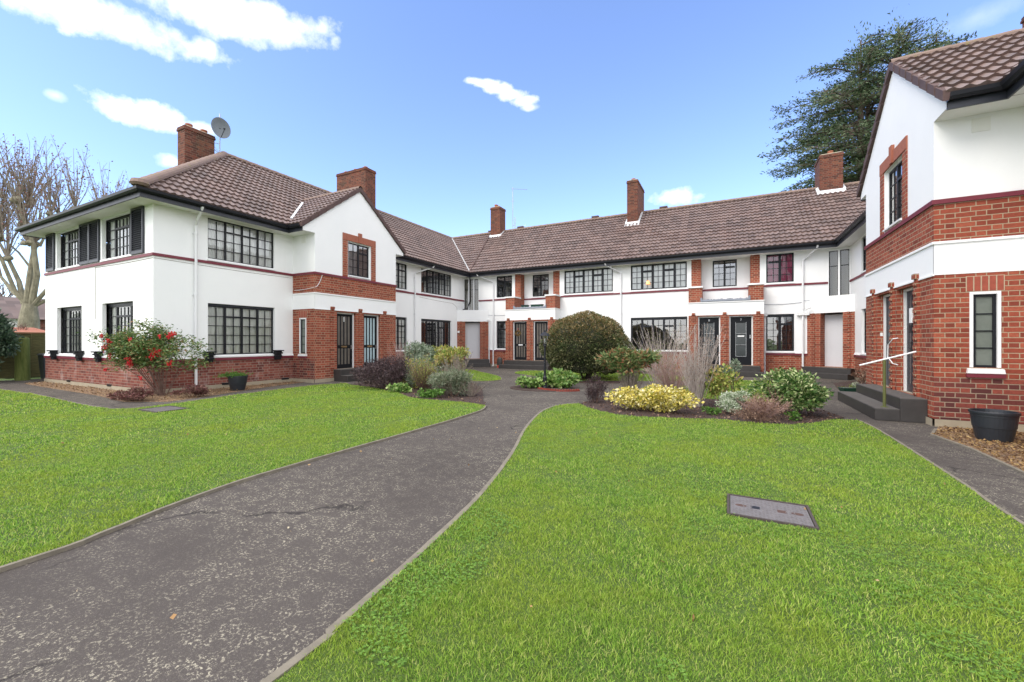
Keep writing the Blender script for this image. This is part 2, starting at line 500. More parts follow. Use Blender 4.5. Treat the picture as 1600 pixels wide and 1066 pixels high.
def blob_points(g, n, c, r, nb=9, rb=.42, shell=.75, low=.0):
    """points over lumpy blobs filling an ellipsoid c, r"""
    c = np.array(c, 'f'); r = np.array(r, 'f')
    B = g.normal(0, 1, (nb, 3)); B /= np.linalg.norm(B, axis=1, keepdims=True)
    B *= (g.uniform(.25, .68, nb)**.6)[:, None]
    R = rb*g.uniform(.75, 1.25, nb)
    k = g.integers(0, nb, n)
    d = g.normal(0, 1, (n, 3)); d /= np.linalg.norm(d, axis=1, keepdims=True)
    rad = R[k]*(shell + (1-shell)*g.uniform(-1, 1, n)*1.3)
    q = B[k]+d*rad[:, None]
    P = c+q*r
    if low is not None:
        P[:, 2] = np.maximum(P[:, 2], low+g.uniform(0, .04, n))
    return P.astype('f'), (d*r/np.max(r)).astype('f')

def bush(name, label, cat, xy, r, z0, n, size, mat, seed=1, nb=10, rb=.42, aspect=.45, stems=6, stemmat='twigd', group=None,
         shell=.75, upright=.15, stemr=.008, parts=None):
    x, y = xy
    t = thing(name, label, cat, (x, y, 0), group)
    g = np.random.default_rng(seed)
    cz = z0 + r[2]
    P, D = blob_points(g, n, (x, y, cz), r, nb, rb, shell, .01)
    leaves('foliage', P, D, size, mat, t, seed=seed, aspect=aspect, upright=upright)
    if stems:
        mb = MB(); rr = random.Random(seed)
        for _ in range(stems):
            a = rr.uniform(0, 2*PI); q = rr.uniform(.2, .75)
            e = Vector((x+math.cos(a)*r[0]*q, y+math.sin(a)*r[1]*q, cz+r[2]*rr.uniform(-.2, .6)))
            b = Vector((x+math.cos(a)*r[0]*q*.25, y+math.sin(a)*r[1]*q*.25, 0))
            m_ = (b+e)/2+Vector((math.cos(a)*.04, math.sin(a)*.04, rr.uniform(0, .05)))
            mb.tube([b, m_, e], [stemr, stemr*.75, stemr*.4], 4)
        mb.build('stems', M[stemmat], t)
    return t

def twigs(name, label, cat, xy, h, spread, nst, mat, seed, r0=.006, kids=7, klen=.4, leafmat_=None, leafn=0, leafs=.05, group=None, droop=0.0, tips=None):
    x, y = xy; rr = random.Random(seed)
    t = thing(name, label, cat, (x, y, 0), group)
    mb = MB(); lp = []; ld = []
    for _ in range(nst):
        a = rr.uniform(0, 2*PI); q = spread*rr.uniform(.1, 1.0)
        hh = h*rr.uniform(.6, 1.05)
        b = Vector((x+math.cos(a)*spread*.15*rr.random(), y+math.sin(a)*spread*.15*rr.random(), 0))
        e = Vector((x+math.cos(a)*q, y+math.sin(a)*q, hh - droop*q))
        m1 = b.lerp(e, .5)+Vector((rr.uniform(-.04, .04), rr.uniform(-.04, .04), .06*hh))
        mb.tube([b, m1, e], [r0, r0*.8, r0*.4], 3, False)
        for k in range(kids):
            f = rr.uniform(.25, 1.0)
            p = b.lerp(m1, f*2) if f < .5 else m1.lerp(e, f*2-1)
            a2 = rr.uniform(0, 2*PI); L = klen*rr.uniform(.3, 1)*h*(1.15-f)
            d = (e-b).normalized()*.8+Vector((math.cos(a2), math.sin(a2), rr.uniform(.1, .8)))*.6
            p2 = p+d.normalized()*L
            mb.tube([p, p.lerp(p2, .5)+Vector((0, 0, -.01)), p2], [r0*.55, r0*.45, r0*.3], 3, False)
            lp.append(p.lerp(p2, rr.random())); ld.append(d)
            lp.append(p2); ld.append(d)
    mb.build('stems', mat, t, uv=False)
    if leafmat_ is not None and leafn:
        g = np.random.default_rng(seed)
        k = g.integers(0, len(lp), leafn)
        P = np.array([tuple(p) for p in lp], 'f')[k]+g.normal(0, .025, (leafn, 3)); D = np.array([tuple(p) for p in ld], 'f')[k]
        leaves('foliage', P, D, leafs, leafmat_, t, seed=seed)
    return t

# ------------------------------------------------------------------ building parts
def wallband(parent, name, mat, F, u0, u1, z0, z1, ops=(), d=0.0, rev=.12, label=None):
    """a wall surface with openings (ua, ub, za, zb) and their reveals"""
    ops = [(max(a, u0), min(b, u1), max(c, z0), min(e, z1), c, e) for a, b, c, e in ops if b > u0+1e-6 and a < u1-1e-6 and e > z0+1e-6 and c < z1-1e-6]
    us = sorted({round(x, 4) for x in [u0, u1]+[o[0] for o in ops]+[o[1] for o in ops]})
    zs = sorted({round(x, 4) for x in [z0, z1]+[o[2] for o in ops]+[o[3] for o in ops]})
    mb = MB()
    for a, b in zip(us, us[1:]):
        for c, e in zip(zs, zs[1:]):
            um, zm = (a+b)/2, (c+e)/2
            if any(o[0] < um < o[1] and o[2] < zm < o[3] for o in ops): continue
            mb.poly([F.p(a, d, c), F.p(b, d, c), F.p(b, d, e), F.p(a, d, e)])
    for a, b, c, e, oc, oe in ops:
        mb.poly([F.p(a, d, c), F.p(a, d, e), F.p(a, -rev, e), F.p(a, -rev, c)])
        mb.poly([F.p(b, d, c), F.p(b, -rev, c), F.p(b, -rev, e), F.p(b, d, e)])
        if abs(c-oc) < 1e-6: mb.poly([F.p(a, d, c), F.p(a, -rev, c), F.p(b, -rev, c), F.p(b, d, c)])
        if abs(e-oe) < 1e-6: mb.poly([F.p(a, d, e), F.p(b, d, e), F.p(b, -rev, e), F.p(a, -rev, e)])
    o = mb.build(name, mat, parent)
    if label: o['label'] = label
    return o

def window(parent, F, u0, u1, z0, z1, lights, d=-.08, curtain='net', glass='glass', frame=.045, bar=.020, mull=.055, cdepth=.07,
           sill=True, sillh=.08, label=None, matf='black', cover=(0, 1), name='window'):
    """lights: list of (relative width, cols, rows, ventfrac or None)"""
    mb = MB(); pn = MB()
    mb.fb(F, u0, u1, d-.05, d, z0, z0+frame); mb.fb(F, u0, u1, d-.05, d, z1-frame, z1)
    mb.fb(F, u0, u0+frame, d-.05, d, z0+frame, z1-frame); mb.fb(F, u1-frame, u1, d-.05, d, z0+frame, z1-frame)
    W = sum(l[0] for l in lights); x = u0+frame*.6; tot = (u1-u0-frame*1.2)
    rr = random.Random(int(abs(u0*100))+int(z0*31))
    for i, (w, cols, rows, vent) in enumerate(lights):
        xa = x; xb = x+tot*w/W; x = xb
        if i: mb.fb(F, xa-mull/2, xa+mull/2, d-.048, d+.004, z0+frame, z1-frame)
        za, zb = z0+frame, z1-frame
        segs = [(za, zb, rows)]
        if vent:
            zv = zb-(zb-za)*vent
            mb.fb(F, xa+mull/2, xb-mull/2, d-.046, d+.006, zv-mull*.45, zv+mull*.45)
            segs = [(za, zv, rows), (zv, zb, 1)]
        for (sa, sb, rws) in segs:
            for k in range(1, rws):
                zz = sa+(sb-sa)*k/rws
                mb.fb(F, xa+mull*.3, xb-mull*.3, d-.040, d-.010, zz-bar/2, zz+bar/2)
            for k in range(1, cols):
                xx = xa+(xb-xa)*k/cols
                mb.fb(F, xx-bar/2, xx+bar/2, d-.041, d-.009, sa+.02, sb-.02)
            t1, t2 = rr.uniform(-.006, .006), rr.uniform(-.006, .006)
            pn.poly([F.p(xa, d-.028+t1, sa), F.p(xb, d-.028+t2, sa), F.p(xb, d-.028+t2, sb), F.p(xa, d-.028+t1, sb)])
    w = mb.build(name, M[matf], parent)
    if label: w['label'] = label
    pn.build('pane', M[glass], w)
    if curtain:
        cb = MB(); n = max(12, int((u1-u0)*26)); prev = None
        ua = u0+(u1-u0)*cover[0]; ub = u0+(u1-u0)*cover[1]
        for k in range(n+1):
            uu = ua+(ub-ua)*k/n
            dd = d-cdepth-.022*math.sin(k*1.9+rr.random()*.8)-.012*math.sin(k*.7)
            if prev: cb.poly([F.p(prev[0], prev[1], z0-.03), F.p(uu, dd, z0-.03), F.p(uu, dd, z1+.03), F.p(prev[0], prev[1], z1+.03)])
            prev = (uu, dd)
        cb.build('curtain', M[curtain], w, smooth=False)
    if sill:
        sb_ = MB()
        sb_.hexa([F.p(u0-.02, .045, z0-sillh), F.p(u1+.02, .045, z0-sillh), F.p(u1+.02, d, z0-sillh), F.p(u0-.02, d, z0-sillh)],
                 [F.p(u0-.02, .045, z0-.03), F.p(u1+.02, .045, z0-.03), F.p(u1+.02, d, z0), F.p(u0-.02, d, z0)])
        sb_.build('sill', M['wpaint'], w)
    return w

def glyph(parent, ch, F, u, d, z, h, mat):
    cu = bpy.data.curves.new('g', 'FONT'); cu.body = ch; cu.size = h/.7; cu.extrude = .004; cu.align_x = 'CENTER'
    ob = bpy.data.objects.new('g', cu); C.objects.link(ob)
    bpy.context.view_layer.update()
    me0 = ob.evaluated_get(bpy.context.evaluated_depsgraph_get()).to_mesh()
    mb = MB()
    for v in me0.vertices: mb.v.append(F.p(u+v.co.x, d+v.co.z, z+v.co.y))
    mb.f = [tuple(p.vertices) for p in me0.polygons]
    ob.evaluated_get(bpy.context.evaluated_depsgraph_get()).to_mesh_clear()
    bpy.data.objects.remove(ob, do_unlink=True)
    return mb.build('door_number', mat, parent)

def door(parent, F, u0, u1, z0, z1, d=-.13, style='stripe', glassm='browng', number=None, label=None, plate='brass', framem='wpaint', leafm='doorblack', knobside=1):
    fr = MB(); f = .05
    fr.fb(F, u0, u0+f, d-.06, d+.02, z0, z1); fr.fb(F, u1-f, u1, d-.06, d+.02, z0, z1); fr.fb(F, u0+f, u1-f, d-.06, d+.02, z1-f, z1)
    fr.build('door_frame', M[framem], parent)
    a, b, c, e = u0+f+.002, u1-f-.002, z0+.01, z1-f-.002; dd = d-.02
    mb = MB(); w = b-a
    mb.fb(F, a, b, dd-.03, dd-.012, c, e)
    gl = MB()
    if style == 'stripe':
        s = .085
        mb.fb(F, a, a+s, dd-.012, dd, c, e); mb.fb(F, b-s, b, dd-.012, dd, c, e)
        zm = c+(e-c)*.40
        for q0, q1 in ((c, c+.16), (zm-.06, zm+.06), (e-.09, e)): mb.fb(F, a+s, b-s, dd-.012, dd-.001, q0, q1)
        n = 4; iw = (b-a-2*s)
        for k in range(n):
            x0 = a+s+iw*(k+.18)/n; x1 = a+s+iw*(k+.82)/n
            for q0, q1 in ((c+.16, zm-.06), (zm+.06, e-.09)): gl.fb(F, x0, x1, dd-.0125, dd-.008, q0, q1)
        for k in range(n+1):
            x0 = a+s+iw*(k-.18)/n; x1 = a+s+iw*(k+.18)/n
            for q0, q1 in ((c+.16, zm-.06), (zm+.06, e-.09)): mb.fb(F, max(x0, a+s), min(x1, b-s), dd-.012, dd-.002, q0, q1)
    elif style == 'three':
        s = w*.25
        mb.fb(F, a, a+s, dd-.012, dd, c, e); mb.fb(F, b-s, b, dd-.012, dd, c, e)
        zb0 = c+.38; zt = e-.23; H_ = (zt-zb0)/3
        mb.fb(F, a+s, b-s, dd-.012, dd-.001, c, zb0); mb.fb(F, a+s, b-s, dd-.012, dd-.001, zt, e)
        for k in range(3):
            gl.fb(F, a+s, b-s, dd-.012, dd-.008, zb0+H_*k, zb0+H_*(k+1))
            mb.fb(F, a+s, b-s, dd-.012, dd-.001, zb0+H_*(k+1)-.035, zb0+H_*(k+1))
    else:
        mb.fb(F, a, b, dd-.012, dd, c, e)
    dr = mb.build('door', M[leafm], parent)
    if label: dr['label'] = label
    if gl.v: gl.build('glass_panel', M[glassm], dr)
    if style == 'three':
        tr = MB(); s = w*.25; zb0 = c+.38; zt = e-.23; H_ = (zt-zb0)/3
        for k in range(3):
            z_ = zb0+H_*k
            tr.fb(F, a+s, b-s, dd-.006, dd+.003, z_, z_+.008)
        tr.fb(F, a+s-.004, a+s+.004, dd-.006, dd+.003, zb0, zt); tr.fb(F, b-s-.004, b-s+.004, dd-.006, dd+.003, zb0, zt)
        tr.build('glazing_trim', M['flash'], dr)
    lp = MB(); zl = c+(e-c)*(.40 if style == 'stripe' else .60)
    um = (a+b)/2
    lp.fb(F, um-.13, um+.13, dd, dd+.012, zl-.03, zl+.03)
    lp.build('letter_plate', M[plate], dr)
    kb = MB(); uk = b-.05 if knobside > 0 else a+.05
    kb.fb(F, uk-.02, uk+.02, dd, dd+.01, zl-.10, zl+.05); kb.tube([F.p(uk, dd+.01, zl), F.p(uk, dd+.05, zl)], .02, 8)
    kb.build('door_handle', M['chrome'], dr)
    if number:
        glyph(dr, number[0], F, number[1] if len(number) > 1 and number[1] is not None else um, dd+.002, e-(.30 if number[2] > .12 else .17), number[2], M[number[3]])
    th = MB(); th.fb(F, u0, u1, d-.08, d+.06, z0-.04, z0+.008); th.build('threshold', M['conc'], parent)
    return dr

def pilaster(parent, F, u, z0, z1, w=.17):
    mb = MB()
    mb.fb(F, u-w/2, u+w/2, 0, .035, z0, z1)
    z = z0+.05; k = 0
    while z < z1-.06:
        mb.fb(F, u-w*.32, u+w*.32, .035, .062, z, z+.07); z += .173; k += 1
    mb.fb(F, u-w*.42, u+w*.42, .0, .075, z1+.002, z1+.10)
    o = mb.build('pilaster', M['brick'], parent)
    return o

def downpipe(parent, F, u, ztop, kink=0.0, d=.07, hopper=False, zb=.05, r=.038, kinkz=5.0):
    mb = MB()
    pts = [F.p(u, d, zb), F.p(u, d, kinkz if kink or True else ztop)]
    if kink is not None:
        pts += [F.p(u+kink*.15, d+.02, kinkz+.06), F.p(u+kink, .50, ztop-.10), F.p(u+kink, .56, ztop)]
    else:
        pts[-1] = F.p(u, d, ztop)
    mb.tube(pts, r, 10)
    z = 1.0
    top = kinkz if kink is not None else ztop
    while z < top:
        mb.tube([F.p(u, d, z), F.p(u, d, z+.07)], r*1.28, 10)
        mb.fb(F, u-.075, u+.075, 0, .02, z+.02, z+.05)
        z += 1.85
    mb.tube([F.p(u, d, zb+.06), F.p(u, d, zb-.0), F.p(u, d+.10, zb-.04)], [r, r*1.2, r*1.2], 10)
    if hopper: mb.fb(F, u-.10, u+.10, .0, .16, ztop-.02, ztop+.12)
    return mb.build('drainpipe', M['pipe'], parent, smooth=False)

def bisect(bm, co, no):
    """remove what lies on the +no side"""
    g = bm.verts[:]+bm.edges[:]+bm.faces[:]
    bmesh.ops.bisect_plane(bm, geom=g, dist=1e-5, plane_co=co, plane_no=no, clear_outer=True)

def tiles(parent, name, O, U, S, width, length, clips=(), gauge=.345, period=.20, amp=.034, label=None):
    O = Vector(O); U = Vector(U).normalized(); S = Vector(S).normalized(); N = U.cross(S).normalized()
    if N.z < 0: N = -N
    ns = 6; nu = int(width/period*ns)
    prof = [0, .55, 1, .75, .15, -.12]
    nc = int(math.ceil(length/gauge))
    V = []; Fc = []
    for k in range(nc):
        s0 = k*gauge; s1 = min(length, s0+gauge+.02)
        for (s, lift) in ((s0, -.012), (s0, .060), (s1, .004)):
            for i in range(nu+1):
                h = amp*prof[i % ns]
                if lift < 0: h = h*.9
                V.append(O+U*(i*period/ns)+S*s+N*(h+lift))
        b = k*3*(nu+1)
        for r in range(2):
            for i in range(nu):
                a = b+r*(nu+1)+i; c = a+nu+1
                Fc.append((a, a+1, c+1, c))
    me = bpy.data.meshes.new(name)
    R = ROOT[parent.name]
    me.from_pydata([tuple(v) for v in V], [], Fc); me.update()
    if clips:
        bm = bmesh.new(); bm.from_mesh(me)
        for co, no in clips: bisect(bm, Vector(co), Vector(no))
        bm.to_mesh(me); bm.free()
    # uv along the slope so each tile takes its own tone
    n = len(me.vertices); co = np.empty(n*3, 'f'); me.vertices.foreach_get('co', co); co = co.reshape(-1, 3)
    rel = co-np.array(O, 'f'); uu = rel@np.array(U, 'f'); vv = rel@np.array(S, 'f')
    vi = np.empty(len(me.loops), 'i'); me.loops.foreach_get('vertex_index', vi)
    uv = me.uv_layers.new(name='UVMap'); uv.data.foreach_set('uv', np.stack([uu[vi], vv[vi]], 1).astype('f').ravel())
    me.vertices.foreach_set('co', (co-np.array(R, 'f')).ravel())
    me.update()
    o = finish(name, me, M['tile'], parent, R)
    if label: o['label'] = label
    return o

def ridge(parent, A, B, r=.12, name='ridge_tiles', seg=.45, mat='ridge', drop=.03):
    A = Vector(A); B = Vector(B); d = (B-A); L = d.length; d.normalize()
    side = d.cross(Vector((0, 0, 1))).normalized(); up = side.cross(d).normalized()
    if up.z < 0: up = -up
    mb = MB(); n = max(1, int(L/seg)); k = 0
    for i in range(n):
        a = A+d*(L*i/n); b = A+d*(L*(i+1)/n+.02)
        ra, rb = r*1.0, r*1.10
        base = len(mb.v); m = 9
        for (p, q) in ((a, ra), (b, rb), (b, rb-.02)):
            for j in range(m):
                t = PI*(j/(m-1)*1.1-.05)
                mb.v.append(p+side*math.cos(t)*q+up*(math.sin(t)*q*.9-drop))
        for rr_ in range(2):
            for j in range(m-1):
                q = base+rr_*m+j; mb.f.append((q, q+1, q+m+1, q+m))
    return mb.build(name, M[mat], parent)

def eaves(parent, path, closed=False):
    """fascia boards, gutter along a polyline (outward on the right-hand side of travel)"""
    fa = MB(); gu = MB()
    n = len(path)
    def nrm(a, b):
        d = (Vector(b)-Vector(a)).normalized(); return Vector((d.y, -d.x))
    offs = []
    for i in range(n):
        if i == 0: m = nrm(path[0], path[1]); k = 1
        elif i == n-1: m = nrm(path[-2], path[-1]); k = 1
        else:
            n1 = nrm(path[i-1], path[i]); n2 = nrm(path[i], path[i+1]); m = (n1+n2)
            m = m.normalized(); k = 1/max(.3, m.dot(n1))
        offs.append(m*k)
    def ring(i, prof):
        p = Vector(path[i]); return [Vector((p.x+offs[i].x*o, p.y+offs[i].y*o, z)) for o, z in prof]
    fp = [(-.03, 5.33), (0, 5.33), (0, 5.52), (-.03, 5.52)]
    gp = [(.002, 5.46), (.075, 5.455), (.11, 5.50), (.12, 5.565), (.105, 5.565), (.095, 5.51), (.07, 5.475), (.002, 5.48)]
    for mb, pr in ((fa, fp), (gu, gp)):
        m = len(pr)
        for i in range(n-1):
            a = ring(i, pr); b = ring(i+1, pr); base = len(mb.v); mb.v += a+b
            for j in range(m):
                j2 = (j+1) % m; mb.f.append((base+j, base+j2, base+m+j2, base+m+j))
        for e in (0, n-1):
            mb.poly(ring(e, pr))
    fa.build('fascia', M['fascia'], parent); gu.build('gutter', M['black'], parent)

def chimney(parent, x0, x1, y0, y1, z0, z1, pots=2, flash=True, front=-1, roofz=None, label=None):
    mb = MB()
    mb.ab(x0, x1, y0, y1, z0, z1-.16)
    mb.ab(x0-.03, x1+.03, y0-.03, y1+.03, z1-.16, z1-.085)
    mb.ab(x0-.015, x1+.015, y0-.015, y1+.015, z1-.085, z1-.02)
    c = mb.build('chimney', M['brick_stack'], parent)
    if label: c['label'] = label
    k = MB(); k.hexa([(x0-.02, y0-.02, z1-.02), (x1+.02, y0-.02, z1-.02), (x1+.02, y1+.02, z1-.02), (x0-.02, y1+.02, z1-.02)],
                     [(x0+.10, y0+.10, z1+.05), (x1-.10, y0+.10, z1+.05), (x1-.10, y1-.10, z1+.05), (x0+.10, y1-.10, z1+.05)])
    k.build('mortar_cap', M['conc'], c)
    for i in range(pots):
        t = (i+.5)/pots
        if x1-x0 > y1-y0: px, py = x0+(x1-x0)*t, (y0+y1)/2
        else: px, py = (x0+x1)/2, y0+(y1-y0)*t
        pm = MB(); pm.lathe((px, py, z1+.02), [(.11, 0), (.10, .10), (.125, .11), (.12, .15), (.09, .15), (.085, .05)], 14)
        pm.build('chimney_pot', M['terra'], c, smooth=False)
    return c
# ------------------------------------------------------------------ the three ranges
PT = .78
LW = thing('apartment_building', 'two-storey white rendered wing with black louvred shutters, gabled porch and hipped roof', 'building', (-18.33, 13.5, 0), 'wings of the courtyard flats')
RR = thing('apartment_building', 'long white rear range with a brown tiled roof and two twin-door porches', 'building', (-4.96, 25.7, 0), 'wings of the courtyard flats')
RW = thing('apartment_building', 'nearest wing, red brick below with a white gable above stone steps and a white handrail', 'building', (8.41, 13.5, 0), 'wings of the courtyard flats')
FA = Fr((-14.33, 0), (0, 1)); FP = Fr((0, 5.83), (1, 0)); FB = Fr((0, 21.7), (1, 0)); FL = Fr((0, 22.2), (1, 0))
FRt = Fr((4.41, 0), (0, -1)); FPR = Fr((0, 5.83), (1, 0))
GL = Fr((-13.12, 12.12), (0, 1)); GR = Fr((3.22, 12.03), (0, -1))

def stack(parent, F, a, b, ops, upper=None, zsplit=3.30, low=True, brick='brick_old', rev=.10, topz=5.42):
    """plinth, brick dado, render, painted bands for a run of wall"""
    ua, ub = upper if upper else (a, b)
    wallband(parent, 'plinth', M['conc'], F, a, b, -.1, .13, [], d=.03)
    mb = MB(); mb.poly([F.p(a, .03, .13), F.p(b, .03, .13), F.p(b, 0, .135), F.p(a, 0, .135)]); 
    wallband(parent, 'brick_wall', M[brick], F, a, b, .13, .93, ops, rev=rev)
    wallband(parent, 'rendered_wall', M['white'], F, a, b, .93, zsplit, ops, rev=rev)
    wallband(parent, 'rendered_wall', M['white'], F, ua, ub, zsplit, topz, ops, rev=rev)
    mb = MB()
    e = .003
    mb.fb(F, a+e, b-e, 0, .040, .89, .965)
    # bell-mouth at the foot of the render
    mb.build('painted_band', M['burg'], parent)
    mf = MB()
    cuts = sorted([(o[0]-.03, o[1]+.03) for o in ops if o[2] < 1.2 and o[3] > 1.0])
    x = a
    for c0, c1 in cuts+[(b, b)]:
        if c0 > x+.02:
            mf.hexa([F.p(x, .040, .966), F.p(c0, .040, .966), F.p(c0, .001, .966), F.p(x, .001, .966)],
                    [F.p(x, .006, 1.05), F.p(c0, .006, 1.05), F.p(c0, .001, 1.05), F.p(x, .001, 1.05)])
        x = max(x, c1)
    if mf.v: mf.each('render_drip', M['white'], parent)

def upperband(parent, F, a, b, d=0, z=3.90):
    mb = MB(); mb.fb(F, a, b, d, d+.035, z, z+.08); return mb.build('painted_band', M['burg'], parent)

def lightset(kind, n=None):
    if kind == 'A4u': return [(1, 2, 4, None), (1, 2, 3, .25), (1, 2, 3, .25), (1, 2, 4, None)]
    if kind == 'A4l': return [(1, 2, 5, None), (1, 2, 4, .2), (1, 2, 4, .2), (1, 2, 5, None)]
    if kind == '5u': return [(1, 2, 4, None), (1, 2, 3, .25), (1, 2, 4, None), (1, 2, 3, .25), (1, 2, 4, None)]
    if kind == '5l': return [(1, 2, 5, None), (1, 2, 4, .22), (1, 2, 5, None), (1, 2, 4, .22), (1, 2, 5, None)]
    if kind == 'P3u': return [(.55, 1, 4, None), (1, 4, 3, .25), (.55, 1, 4, None)]
    if kind == 'P3l': return [(.55, 1, 5, None), (1, 4, 4, .2), (.55, 1, 5, None)]
    if kind == '2u': return [(1, 2, 4, None), (1, 2, 3, .25)]
    if kind == '2v': return [(1, 2, 3, .25), (1, 2, 4, None)]
    if kind == '2l': return [(1, 2, 5, None), (1, 2, 4, .22)]

def mwin(parent, F, u0, u1, up, kind, **k):
    z0, z1 = (4.07, 5.33) if up else (1.06, 2.68)
    if up: k.setdefault('sillh', .075)
    d = k.pop('d', -.05 if up else -.085)
    lintel = not up
    w = window(parent, F, u0+.003, u1-.003, z0, z1-(.07 if lintel else 0), lightset(kind) if isinstance(kind, str) else kind, d=d, **k)
    if lintel:
        mb = MB(); mb.fb(F, u0+.003, u1-.003, d-.05, d+.012, z1-.068, z1-.004); mb.build('lintel_board', M['fascia'], w)
    return w
def op(u0, u1, up): return (u0, u1, 4.07 if up else 1.06, 5.33 if up else 2.68)

# ---------------- left wing
oA = [op(7.22, 9.35, 1), op(7.22, 9.37, 0), op(15.21, 16.28, 1), op(15.21, 16.28, 0), op(17.37, 20.07, 1), op(17.37, 20.07, 0)]
stack(LW, FA, 5.83, 20.65, oA, upper=(5.83, 21.37))
oP = [op(-21.24, -19.15, 1), op(-17.60, -15.52, 1), op(-21.24, -19.13, 0), op(-17.58, -15.52, 0)]
stack(LW, FP, -22.33, -14.33, oP)
upperband(LW, FA, 5.83, 10.06); upperband(LW, FA, 14.17, 21.37); upperband(LW, FP, -22.345, -14.295)
mwin(LW, FA, 7.22, 9.35, 1, 'A4u', frame=.03, mull=.05)
mwin(LW, FA, 7.22, 9.37, 0, 'A4l', frame=.035, mull=.06, curtain='netd')
mwin(LW, FA, 15.21, 16.28, 1, '2u', frame=.05, mull=.06)
mwin(LW, FA, 15.21, 16.28, 0, '2l', frame=.05, mull=.06)
mwin(LW, FA, 17.37, 20.07, 1, '5u', frame=.05, mull=.085, curtain='netd', cover=(.28, 1), glass='glass_dark')
mwin(LW, FA, 17.37, 20.07, 0, '5l', frame=.05, mull=.085, curtain='darkc', glass='glass_dark')
for a, b in ((-21.24, -19.15), (-17.60, -15.52)):
    mwin(LW, FP, a, b, 1, 'P3u', frame=.05, mull=.07, d=-.13, curtain='net')
for a, b in ((-21.24, -19.13), (-17.58, -15.52)):
    mwin(LW, FP, a, b, 0, 'P3l', frame=.05, mull=.07, d=-.16, curtain='netd')
# far sides
mb = MB()
mb.poly([(-22.33, 5.83, -.1), (-22.33, 25.7, -.1), (-22.33, 25.7, 5.42), (-22.33, 5.83, 5.42)])
mb.build('rendered_wall', M['white'], LW)
# louvred shutters
def shutter(F, u0, u1, z0=4.02, z1=5.36):
    mb = MB(); s = .055
    for a, b in ((u0, u0+s), (u1-s, u1)): mb.fb(F, a, b, .012, .055, z0, z1)
    mb.fb(F, u0+s, u1-s, .012, .055, z0, z0+.09); mb.fb(F, u0+s, u1-s, .012, .055, z1-.07, z1)
    n = 19
    for k in range(n):
        z = z0+.10+(z1-z0-.19)*k/n
        mb.hexa([F.p(u0+s, .052, z), F.p(u1-s, .052, z), F.p(u1-s, .046, z), F.p(u0+s, .046, z)],
                [F.p(u0+s, .020, z+.042), F.p(u1-s, .020, z+.042), F.p(u1-s, .014, z+.042), F.p(u0+s, .014, z+.042)])
    mb.fb(F, u0+s, u1-s, .006, .011, z0+.05, z1-.05)
    return mb.build('shutter', M['fascia'], LW)
for a, b in ((-22.12, -21.38), (-19.19, -18.46), (-18.44, -17.71), (-15.54, -14.82)): shutter(FP, a, b)
# black tiered brackets beside the ground floor windows
def bracket(F, u, w=.28):
    mb = MB()
    for i, (z0, z1, dd, ww) in enumerate(((.84, .93, .10, .72), (.93, .99, .13, .86), (.99, 1.05, .12, .74), (1.05, 1.10, .16, .95), (1.10, 1.14, .13, .82), (1.14, 1.18, .19, 1.1))):
        mb.fb(F, u-w*ww/2, u+w*ww/2, .041 if z0 < .96 else .012, .03+dd, z0, z1)
    mb.build('window_bracket', M['black'], LW, bevel=.008)
for u in (7.21, 9.43): bracket(FA, u)
for u in (-21.22, -19.05, -17.60, -15.46): bracket(FP, u)
for u in (7.75, 9.75):
    mb = MB(); mb.fb(FA, u-.14, u+.14, .02, .042, .10, .165); mb.build('air_vent', M['black'], LW)
for u in (-20.1, -17.0):
    mb = MB(); mb.fb(FP, u-.14, u+.14, .02, .042, .10, .165); mb.build('air_vent', M['black'], LW)
downpipe(LW, FA, 6.86, 5.50, kink=-.05, kinkz=4.95)
downpipe(LW, FA, 16.81, 5.50, kink=.95, kinkz=4.98)
